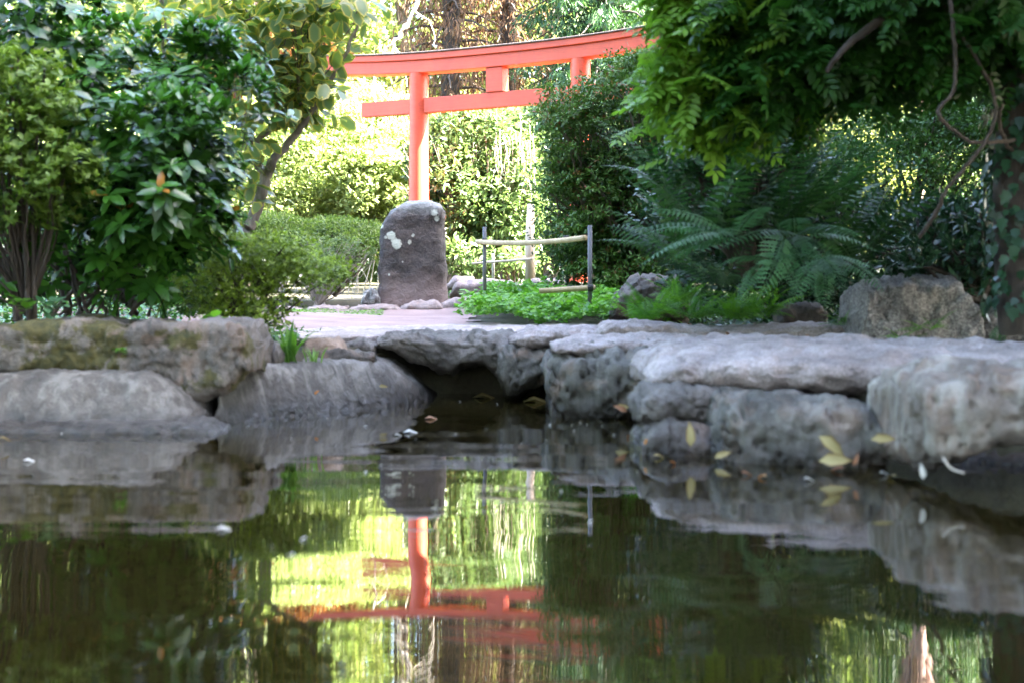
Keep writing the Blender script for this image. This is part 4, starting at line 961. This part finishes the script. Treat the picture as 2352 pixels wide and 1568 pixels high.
cover('left_ground_cover', lambda x, y: (y > np.interp(x, SX, SY)+.6) & ~((y > 12.2) & (x > -3.3)), 12000, .06, 'rhodo', 'dark leafy ground cover under the left bushes', hgt=(.0, .14), xr=(-6, -1.55), yr=(8.9, 18))
cover('right_ground_cover', lambda x, y: (y > np.interp(x, SX, SY)+1.5), 14000, .06, 'ivy', 'dark ivy ground cover under ferns and hedge', hgt=(.0, .12), xr=(1.2, 7), yr=(8, 18))
cover('leaf_litter', lambda x, y: (y > np.interp(x, SX, SY)+1.4), 1600, .05, 'brown_leaf', 'brown fallen leaves scattered under the right hedge', 'broad', hgt=(.03, .14), xr=(1.4, 4), yr=(7.5, 12))
cover('path_moss', lambda x, y: (x/y*F+1176 < 880), 2500, .022, 'grass', 'short green weeds along the kerb stones of the path', 'broad', hgt=(0, .03), xr=(-3.2, -1.2), yr=(15.5, 16.25))

def blades(u, v, d, n, ln, label, name='grass_tuft', mat='grass', wide=.1, group='grass tufts and weeds on the left bank', spread=.9):
    p = P(u, v, d); t = root(name, p, label, 'plant', group)
    a = oval(wide, .3, .0)
    for i in range(n):
        az = random.uniform(0, 6.28); s = ln*random.uniform(.6, 1.1); lean = random.uniform(.1, spread); m = []
        k = 6; V = []; wd = ln*wide*.5
        for j in range(k+1):
            q = j/k; x = s*lean*q**1.7; z = s*(q-.35*lean*q*q); wj = wd*(1-q)**.6*(.6+.8*q if q < .5 else 1)
            c, sn = math.cos(az), math.sin(az)
            V += [(c*x-sn*wj, sn*x+c*wj, z), (c*x+sn*wj, sn*x-c*wj, z)]
        Fc = [(2*j, 2*j+1, 2*j+3, 2*j+2) for j in range(k)]
        me = bpy.data.meshes.new('blade'); me.from_pydata(V, [], Fc); me.materials.append(M[mat])
        at = me.attributes.new('var', 'FLOAT', 'POINT'); at.data.foreach_set('value', np.full(len(V), random.random(), dtype=np.float32))
        o = obj('blade', me, t); o.location = (random.gauss(0, .02), random.gauss(0, .02), 0)
blades(665, 832, 9.2, 26, .30, 'bright green grass tuft on the stones between boulder and bridge slab', wide=.11)
blades(715, 832, 9.3, 12, .14, 'short light green tuft beside the orange brown stone', wide=.12)
blades(375, 740, 9.1, 22, .32, 'dark strap leaved tuft behind the cracked boulder', mat='rhodo', wide=.05, spread=1.4)
blades(260, 735, 9.1, 18, .30, 'dark strap leaved tuft behind the meeting of the two boulders', mat='rhodo', wide=.06, spread=1.1)
def sprout(u, v, d, n, size, label, mat='rhodo', h=.12):
    p = P(u, v, d); t = root('leafy_weed', p, label, 'plant', 'grass tufts and weeds on the left bank')
    for i in range(n):
        tip = p+np.array([random.gauss(0, h*.5), random.gauss(0, h*.3), h*random.uniform(.4, 1)])
        m = MB(); m.tube([p, tip], .002, 4, False); m.build('stem', M['bark'], t)
        cl = whorls(tip[None], np.array([[0, 0, 1.]]), 4, size, tilt=.1)
        foliage(t, T['broad'], cl, M[mat], 4)
        last = t.children[-1]
    for ch in list(t.children):
        if ch.name.startswith('foliage') and len(ch.data.vertices) == 0: bpy.data.objects.remove(ch)
sprout(120, 728, 8.7, 7, .07, 'pale leaved weed on top of the mossy boulder', 'fern_pale')
sprout(45, 728, 8.7, 6, .07, 'green leaved weed at the far left behind the mossy boulder', 'cover')
sprout(488, 740, 8.75, 6, .08, 'light green weed on top of the cracked boulder', 'cover', .05)
sprout(272, 822, 8.12, 4, .045, 'tiny weed growing from the joint between the two boulders', 'cover', .06)

# ------------------------------------------------------------------ background trees
def bg_proto(kind):
    if kind == 'broad': c, d = lumps((0, 0, 7.2), (3.6, 3.4, 6.4), 300, .55); return cloud(c, .75, 95, .19, flat=.55, jit=.7), 'far'
def tree(name, x, y, crowns, mat, label, trunk_r=.16, top=9, size=.19, per=90, rad=.75, group='background trees', tpl='far', bark='bark', droop=0.0, lean=0, cat_='tree', gap=-0.3):
    z0 = float(ground_sheet(np.array([x*1.0]), np.array([y*1.0]))[0]); t = root(name, (x, y, z0), label, cat_, group)
    b = Vector((x, y, z0-.1)); m = MB(); pts = curve([b, b+Vector((lean*.4, 0, top*.4)), b+Vector((lean, 0, top))], 8, .03); m.tube(pts, taper(len(pts), trunk_r, trunk_r*.35), 12, False); m.build('trunk', M[bark], t)
    cs = []
    for (c, r, n) in crowns:
        q, _ = lumps((x+c[0], y+c[1], z0+c[2]), r, n, .45); cs.append(q)
    c = np.concatenate(cs); c = c[np.array([noise.noise(Vector(p)*.6) > gap for p in c])]
    foliage(t, T[tpl], cloud(c, rad, per, size, flat=.5, jit=.7, droop=droop), M[mat], 0, mass='crown')
    mb = MB()
    for q in c[rng.choice(len(c), min(len(c), 40))]:
        q = Vector(q); s = min(max((q.z-z0)*.6/top, .15), .9); st = b+Vector((lean*s, 0, top*s)); pp = curve([st, st.lerp(q, .5)+Vector((0, 0, .25)), q], 4, .03); mb.tube(pp, taper(len(pp), trunk_r*.3, .012), 5, False)
    mb.build('branches', M[bark], t)['kind'] = 'stuff'
    return t
def copy_tree(t, loc, rz, sc, label):
    c = t.copy(); C.objects.link(c); c.location = loc; c.rotation_euler = (0, 0, rz); c.scale = (sc,)*3; c['label'] = label
    for ch in t.children:
        k = ch.copy(); C.objects.link(k); k.parent = c
    return c
# sunlit thicket left of the gate
def thicket():
    t = root('leafy_thicket', (-4.6, 29.5, .9), 'sunlit pale green thicket glowing left of the torii post', 'thicket', 'sunlit thickets')
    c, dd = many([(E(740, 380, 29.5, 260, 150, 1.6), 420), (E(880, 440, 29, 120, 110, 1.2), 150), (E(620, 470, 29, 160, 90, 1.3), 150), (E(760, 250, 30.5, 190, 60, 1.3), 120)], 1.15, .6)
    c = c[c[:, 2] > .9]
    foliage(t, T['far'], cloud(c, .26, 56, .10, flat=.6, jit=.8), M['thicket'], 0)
    mb = MB()
    for i in range(90):
        x = -8+random.uniform(0, 6); mb.tube(curve([(x, 29.6, .8), (x+random.gauss(0, .2), 29.4, 2), (x+random.gauss(0, .4), 29.2, 3.2+random.random()*.5)], 4, .01), taper(9, .014, .005), 4, False)
    mb.build('canes', M['dead_wood'], t)['kind'] = 'stuff'
thicket()
def laurel():
    t = root('laurel_bush', (-.3, 25, .85), 'glossy laurel bush right behind the standing stone and gate post', 'shrub', 'sunlit thickets')
    c, dd = many([(E(1090, 350, 26.5, 150, 110, 1.0), 200), (E(1060, 470, 26, 120, 120, .9), 200), (E(1170, 470, 26, 100, 120, .9), 170), (E(1010, 380, 26.5, 70, 90, .8), 60), (E(1200, 340, 27, 80, 90, .8), 80), (E(1100, 590, 25.5, 160, 40, .8), 60)], 1.5, .55)
    c = c[c[:, 2] > .9]
    foliage(t, T['laurel'], cloud(c, .22, 24, .13, flat=.7, jit=.6, droop=.2), M['laurel'], 0)
    mb = MB()
    for i in range(40):
        x = random.uniform(-1.3, .6); b = Vector((x*.5-.2, 26.2, .8)); mb.tube(curve([b, b+Vector((x*.3, -.5, 1)), b+Vector((x*.9, -.9+random.random()*.3, random.uniform(1.4, 3)))], 5, .02), taper(11, .018, .006), 5, False)
    mb.build('stems', M['bark'], t)['kind'] = 'stuff'
    mb = MB()
    for i in range(16):
        p = P(random.uniform(1130, 1225), random.uniform(270, 340), 25.4); mb.tube(curve([p, p+np.array([random.gauss(0, .05), 0, -.5]), p+np.array([random.gauss(0, .1), 0, -random.uniform(.7, 1.3)])], 4, .01), .004, 4, False)
    mb.build('dead_vines', M['dead_wood'], t)['kind'] = 'stuff'
laurel()
# dead pale branch over the left end of the lintel
mb = MB(); t = root('dead_branch', P(940, -60, 27.5), 'bleached dead branch hanging behind the left end of the lintel', 'branch')
for pts, r in (([(975, -120), (960, -10), (940, 50), (905, 110), (890, 160)], .05), ([(940, 50), (915, 85), (880, 130), (858, 180), (862, 240), (850, 300)], .03), ([(905, 110), (930, 150), (935, 200)], .02),
               ([(858, 180), (880, 215), (905, 232)], .018), ([(950, 20), (990, 60), (1000, 110)], .015), ([(880, 130), (870, 100), (850, 90)], .012), ([(862, 240), (885, 262), (890, 300)], .012)):
    m = MB(); q = curve([P(u, v, 27.5) for u, v in pts], 5, .02); m.tube(q, taper(len(q), r, r*.35), 6, False); m.build('limb', M['dead_wood'], t)
# conifers behind the gate
def conifer(x, y, h, mat, label, r=2.6, nb=26, bark='dark_bark', z0f=.2, per=34, size=.17, group='conifers behind the gate', hang=1.0):
    z0 = float(ground_sheet(np.array([x*1.0]), np.array([y*1.0]))[0]); t = root('conifer', (x, y, z0), label, 'tree', group)
    m = MB(); m.tube([(x, y, z0-.1), (x+.1, y, z0+h*.5), (x, y, z0+h)], [.3, .2, .03], 12, False); m.build('trunk', M[bark], t)
    cs = []; mb = MB()
    for i in range(nb*5):
        s = z0f+(1-z0f)*(i/(nb*5)); a = i*2.4; rr = r*(1-s)**.7*random.uniform(.6, 1.05)+.2
        st = Vector((x, y, z0+h*s)); tip = st+Vector((math.cos(a)*rr, math.sin(a)*rr, -.25*rr)); pp = curve([st, st.lerp(tip, .5)+Vector((0, 0, .12*rr)), tip], 4, .01); mb.tube(pp, taper(len(pp), .045, .01), 5, False)
        for q in np.linspace(.25, 1, 7):
            b = st.lerp(tip, float(q)); cs.append((b.x, b.y, b.z-.1*hang))
    mb.build('branches', M[bark], t)['kind'] = 'stuff'
    c = np.array(cs); n = len(c)*per; d = rdir(n); off = d*(rng.random(n)**.5)[:, None]*[.33, .33, .28*hang]; pos = np.repeat(c, per, 0)+off-[0, 0, .15*hang]
    D = unit(d*[.6, .6, .3]+[0, 0, -.9*hang]+rng.normal(size=(n, 3))*.3); Nr = rdir(n)
    foliage(t, T['needle'], (pos, D, Nr, size*(.6+.8*rng.random(n)), rng.random(n)), M[mat], 0, mass='needles')
T['needle'] = rhomb(.22)
conifer(-1.5, 33, 13, 'brown', 'conifer with hanging brown needles behind the left part of the lintel', 2.2, z0f=.36, per=14, nb=20, hang=1.4)
conifer(-.2, 35, 14, 'brown', 'conifer with brown needles behind the centre strut of the torii', 2.0, z0f=.34, per=14, nb=20, hang=1.4)
conifer(2.0, 32, 14, 'spruce', 'dark green spruce above the right half of the torii', 2.7, per=46, z0f=.26)
conifer(9.6, 33, 14, 'spruce', 'dark spruce nearest to the right edge behind the ivy clad trunk', 3.0, per=34)
conifer(12.8, 35, 15, 'spruce', 'dark spruce outside the right edge of the view', 3.2, per=30)
conifer(6.2, 34, 14, 'spruce', 'dark green spruce seen through the gap beside the pinkish trunk', 2.4, per=30)
# pinkish pine trunk right
t = tree('pine_tree', 8.0, 28.0, [((0, 0, 10), (2.5, 2.5, 2.5), 120)], 'spruce', 'pine with a straight pinkish trunk seen through the gap on the right', .19, 12, .15, 50, .6, bark='pink_bark')
# trees filling the back
tr = tree('broadleaf_tree', -7.5, 40, [((0, 0, 8), (4, 3, 6.5), 260), ((-1, -1, 3.5), (3.5, 2.5, 3), 100)], 'far_green', 'tall green tree behind the sunlit thicket at the left', .25, 13)
copy_tree(tr, (-13, 38, 1.1), 1.3, .95, 'green tree in the far left background behind the bushes')
copy_tree(tr, (1.2, 44, 1.3), 2.6, 1.05, 'tall green tree in the gap between the conifers behind the gate')
copy_tree(tr, (13, 43, 1.3), 4.0, 1.1, 'tall green tree in the far right background')
copy_tree(tr, (7.0, 46, 1.3), 5.1, 1.05, 'tall green tree behind the pinkish pine trunk')
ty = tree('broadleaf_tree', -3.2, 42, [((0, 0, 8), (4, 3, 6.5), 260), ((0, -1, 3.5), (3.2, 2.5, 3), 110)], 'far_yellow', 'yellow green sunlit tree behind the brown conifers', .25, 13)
copy_tree(ty, (-11, 47, 1.3), 3.0, 1.1, 'yellow green tree deep in the left background')
tree('maple_tree', -5.7, 35, [((0, 0, 5.4), (1.8, 1.6, 1.2), 90), ((.8, -.4, 4.3), (1.3, 1.2, .7), 40)], 'maple', 'rust coloured maple crown beside the left end of the lintel', .1, 5, .10, 110, .4)
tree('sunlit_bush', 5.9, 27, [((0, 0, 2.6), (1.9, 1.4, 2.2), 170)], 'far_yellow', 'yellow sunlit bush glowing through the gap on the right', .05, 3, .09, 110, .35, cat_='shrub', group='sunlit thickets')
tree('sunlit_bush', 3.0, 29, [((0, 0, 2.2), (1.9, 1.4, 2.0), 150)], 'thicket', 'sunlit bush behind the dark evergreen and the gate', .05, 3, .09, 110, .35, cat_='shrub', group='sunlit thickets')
tree('sunlit_bush', 9.0, 26, [((0, 0, 2.2), (1.0, 1.0, 1.9), 80)], 'far_green', 'sunlit leafy bush at the far right behind the ivy clad trunk', .05, 3, .10, 110, .35, cat_='shrub', group='sunlit thickets')
# far wood closing the view
c = np.stack([rng.uniform(-40, 40, 2600), rng.uniform(56, 64, 2600), 1.5+22*rng.random(2600)], 1)
c[:, 2] *= .8+.2*np.sin(c[:, 0]*.5)
cl = cloud(c, 1.3, 34, .55, flat=.6, jit=.8)
tag(obj('far_woods', flat_mesh('far_woods', T['far'], *cl, M['far_green'], (0, 0, 0))), 'green woods closing the view far behind the gate', kind='stuff')

# tall trees right of the pond, beyond the picture, that keep the pond in shade
st = tree('tall_tree', 9.0, 11.0, [((0, 0, 9), (3.6, 3.4, 5.5), 330), ((-.5, 0, 4.5), (3.0, 3, 2.8), 150)], 'spruce', 'tall dense tree right of the pond', .3, 14, .34, 55, .9, group='tall trees right of the pond', gap=-.6)
for k, (x, y, rz, s, lab) in enumerate([(9.5, 5.5, 1, 1.05, 'tall dense tree right of the nearest boulder'), (8.8, 16.6, 2, 1.0, 'tall dense tree beyond the right hedge'), (9.5, .2, 3, 1.05, 'tall dense tree right of the camera'), (9.5, -5.5, 4, 1.05, 'tall dense tree behind the camera at the right'),
                                (14.5, 8.5, 5, 1.6, 'second row tree behind the tall tree right of the pond'), (14.5, 14.5, 0.5, 1.5, 'second row tree beyond the right hedge'), (14.5, 2, 2.5, 1.6, 'second row tree right of the camera'),
                                (-9, 3.5, 1.2, 1.0, 'unseen tree added left of the pond to cut side light'), (-9, -3, 2.2, 1.05, 'unseen tree added left of the camera to cut side light'), (-8.5, 10.5, 3.2, 1.0, 'unseen tree added behind the left shrubs to cut side light'), (-5, -8.5, 0.2, 1.0, 'unseen tree added behind the camera at the left to cut side light'), (2, -9, 5.2, 1.1, 'unseen tree added straight behind the camera to cut side light')]):  # left and rear trees: unseen, added to dim side light on the stones
    copy_tree(st, (x, y, .5), rz, s, lab)

# ------------------------------------------------------------------ fallen and floating leaves
lp = {}
def fallen(u, v, d, ln, mat, label, yaw, lie='flat', group='fallen leaves at the waterline', z=None, name='fallen_leaf', tpl='fallen', pitch=0.0):
    key = (mat, tpl)
    if key not in lp: lp[key] = [flat_mesh('fallen_leaf', T[tpl], np.zeros((1, 3)), np.array([[1., 0, 0]]), np.array([[0., 0, 1]]), np.ones(1), np.full(1, q), M[mat], (0, 0, 0)) for q in (.1, .5, .9)]
    o = bpy.data.objects.new(name, random.choice(lp[key])); C.objects.link(o)
    p = P(u, v, d)
    if z is not None: p = np.array([(u-1176)/F*(HC-z)*F/(v-700), (HC-z)*F/(v-700), z])
    D = Vector((math.cos(yaw), math.sin(yaw)*(1 if lie == 'flat' else .3), pitch)); up = Vector((0, -.15, 1)) if lie == 'flat' else Vector((0, -1, .35))
    if lie != 'flat': D = Vector((math.cos(yaw), -.15, math.sin(yaw)))
    o.matrix_basis = frame(p, D, up, ln)
    tag(o, label, 'leaf', group)
fallen(1586, 1025, 6.28, .11, 'yellow_leaf', 'upright yellow leaf on the low dark wet stone', 1.6, 'lean')
fallen(1640, 1050, 6.2, .08, 'yellow_leaf', 'curled yellow leaf at the right end of the low dark stone', .4, 'lean')
fallen(1880, 1000, 5.88, .14, 'yellow_leaf', 'long pale yellow leaf leaning on the wide waterline stone', -.6, 'lean')
fallen(1880, 1058, 5.80, .14, 'yellow_leaf', 'largest yellow leaf lying at the water beside the wide stone', .1, 'lean')
fallen(2000, 1008, 5.6, .10, 'yellow_leaf', 'yellow leaf tucked behind the nearest boulder', 0.1, 'lean')
fallen(2120, 1100, 5.2, .06, 'petal', 'white leaf below the nearest boulder', 1.7, 'lean')
fallen(1960, 1068, 5.7, .05, 'brown_leaf', 'pinkish brown leaf on the wide waterline stone', 1.2, 'lean')
fallen(1845, 1098, 5.75, .05, 'petal', 'tiny white leaf below the largest yellow leaf', .1, z=.012)
fallen(1500, 1045, 6.2, .06, 'yellow_leaf', 'pale yellow leaf floating left of the low dark stone', .1, z=.012)
fallen(1480, 1020, 6.5, .03, 'orange_leaf', 'small orange leaf near the low dark stone', 1.2, 'lean')
fallen(1412, 935, 7.9, .09, 'yellow_leaf', 'yellow leaf in the dark gap right of the blocky stone', .1, 'lean')
fallen(1440, 945, 7.7, .08, 'brown_leaf', 'brown leaf in the dark gap right of the blocky stone', 2.6, 'lean')
fallen(1465, 985, 7.3, .08, 'brown_leaf', 'brown leaf under the rounded grey stone', .5, 'lean')
fallen(570, 938, 8.2, .05, 'petal', 'pair of cream petals at the left end of the second slab waterline', .2, z=.02)
fallen(590, 950, 8.2, .05, 'yellow_leaf', 'cream leaf just below the cream petals at the slab', 2.5, z=.01)
fallen(640, 943, 8.2, .05, 'petal', 'cream petal floating below the middle of the second slab', .1, z=.01)
fallen(685, 925, 8.9, .045, 'petal', 'white petal floating right of the middle of the second slab', .4, z=.01)
fallen(738, 930, 8.9, .04, 'petal', 'white petal by the right part of the second slab', 1.9, z=.012)
fallen(870, 886, 9.2, .06, 'yellow_leaf', 'pale leaf stuck on the face of the second slab', 0, 'lean')
fallen(722, 905, 8.9, .04, 'orange_leaf', 'small orange leaf on the face of the second slab', .8, 'lean')
fallen(925, 992, 7.7, .12, 'petal', 'largest white scrap floating in the middle of the pond', .2, z=.006)
fallen(905, 998, 7.5, .06, 'petal', 'small white scrap left of the largest floating scrap', .3, z=.006)
fallen(975, 960, 7.5, .11, 'brown_leaf', 'pinkish leaf floating in front of the larger opening', .1, z=.006)
fallen(948, 914, 7.5, .14, 'petal', 'pale stick like leaf floating at the left of the larger opening', .1, z=.006)
fallen(1085, 912, 10, .25, 'yellow_leaf', 'long yellow leaf floating inside the larger opening', .05, z=.006)
fallen(1200, 922, 10, .28, 'yellow_leaf', 'long yellow leaf floating inside the smaller opening', .05, z=.006)
fallen(52, 1057, 6.2, .07, 'petal', 'white petal floating near the left edge of the pond', .3, z=.006)
fallen(455, 966, 8, .05, 'orange_leaf', 'orange leaf in the gap under the overhanging boulder', .2, z=.02)
fallen(495, 1213, 4, .06, 'petal', 'pale petal floating over the reflection of the boulder', .1, z=.006)
fallen(720, 1375, 4, .02, 'brown_leaf', 'small brown leaf floating among the bush reflections', .1, z=.006)
fallen(-4, 1005, 7, .06, 'yellow_leaf', 'yellow leaf at the extreme left of the ledge', .4, z=.05)
for (u, v, d, sz, mt, lab, yw) in [(1700, 1085, 6.0, .06, 'brown_leaf', 'brown leaf at the left foot of the wide waterline stone', .2), (1760, 1092, 5.9, .05, 'orange_leaf', 'orange leaf at the foot of the wide waterline stone', 2.2),
        (1940, 1075, 5.6, .07, 'brown_leaf', 'brown leaf right of the largest yellow leaf', 2.8), (2020, 1085, 5.4, .06, 'petal', 'pale leaf under the left end of the nearest boulder', .6),
        (2060, 1092, 5.3, .05, 'yellow_leaf', 'small yellow leaf under the left end of the nearest boulder', 2.4), (1540, 1060, 6.2, .04, 'orange_leaf', 'orange leaf at the foot of the low dark stone', .9),
        (1810, 1030, 5.9, .05, 'petal', 'pale scrap stuck on the wide waterline stone', 1.0), (620, 948, 8.2, .04, 'brown_leaf', 'brown leaf among the cream petals of the second slab', 1.1), (1450, 1000, 7.0, .06, 'brown_leaf', 'brown leaf left of the rounded grey stone', 1.9)]:
    fallen(u, v, d, sz, mt, lab, yw, z=.012)
for i in range(40):
    u, v = random.choice([(random.gauss(1100, 160), random.uniform(915, 1010)), (random.gauss(650, 90), random.uniform(925, 960)), (random.uniform(1300, 1480), random.uniform(960, 1000)), (random.uniform(0, 1500), random.uniform(960, 1300))])
    fallen(u, v, 7, random.uniform(.012, .03), 'petal', 'tiny pale speck floating on the pond', random.uniform(0, 6), group='tiny specks floating on the pond', z=.006, name='floating_speck')
# stick under the nearest boulder
m = MB(); m.tube(curve([P(2165, 1050, 5.1), P(2185, 1075, 5.08), P(2215, 1085, 5.05)], 4), [.004]*9, 6)
tag(m.build('stick', M['dead_wood'], None, Vector(P(2165, 1050, 5.1))), 'short bleached stick caught under the nearest boulder', 'stick')
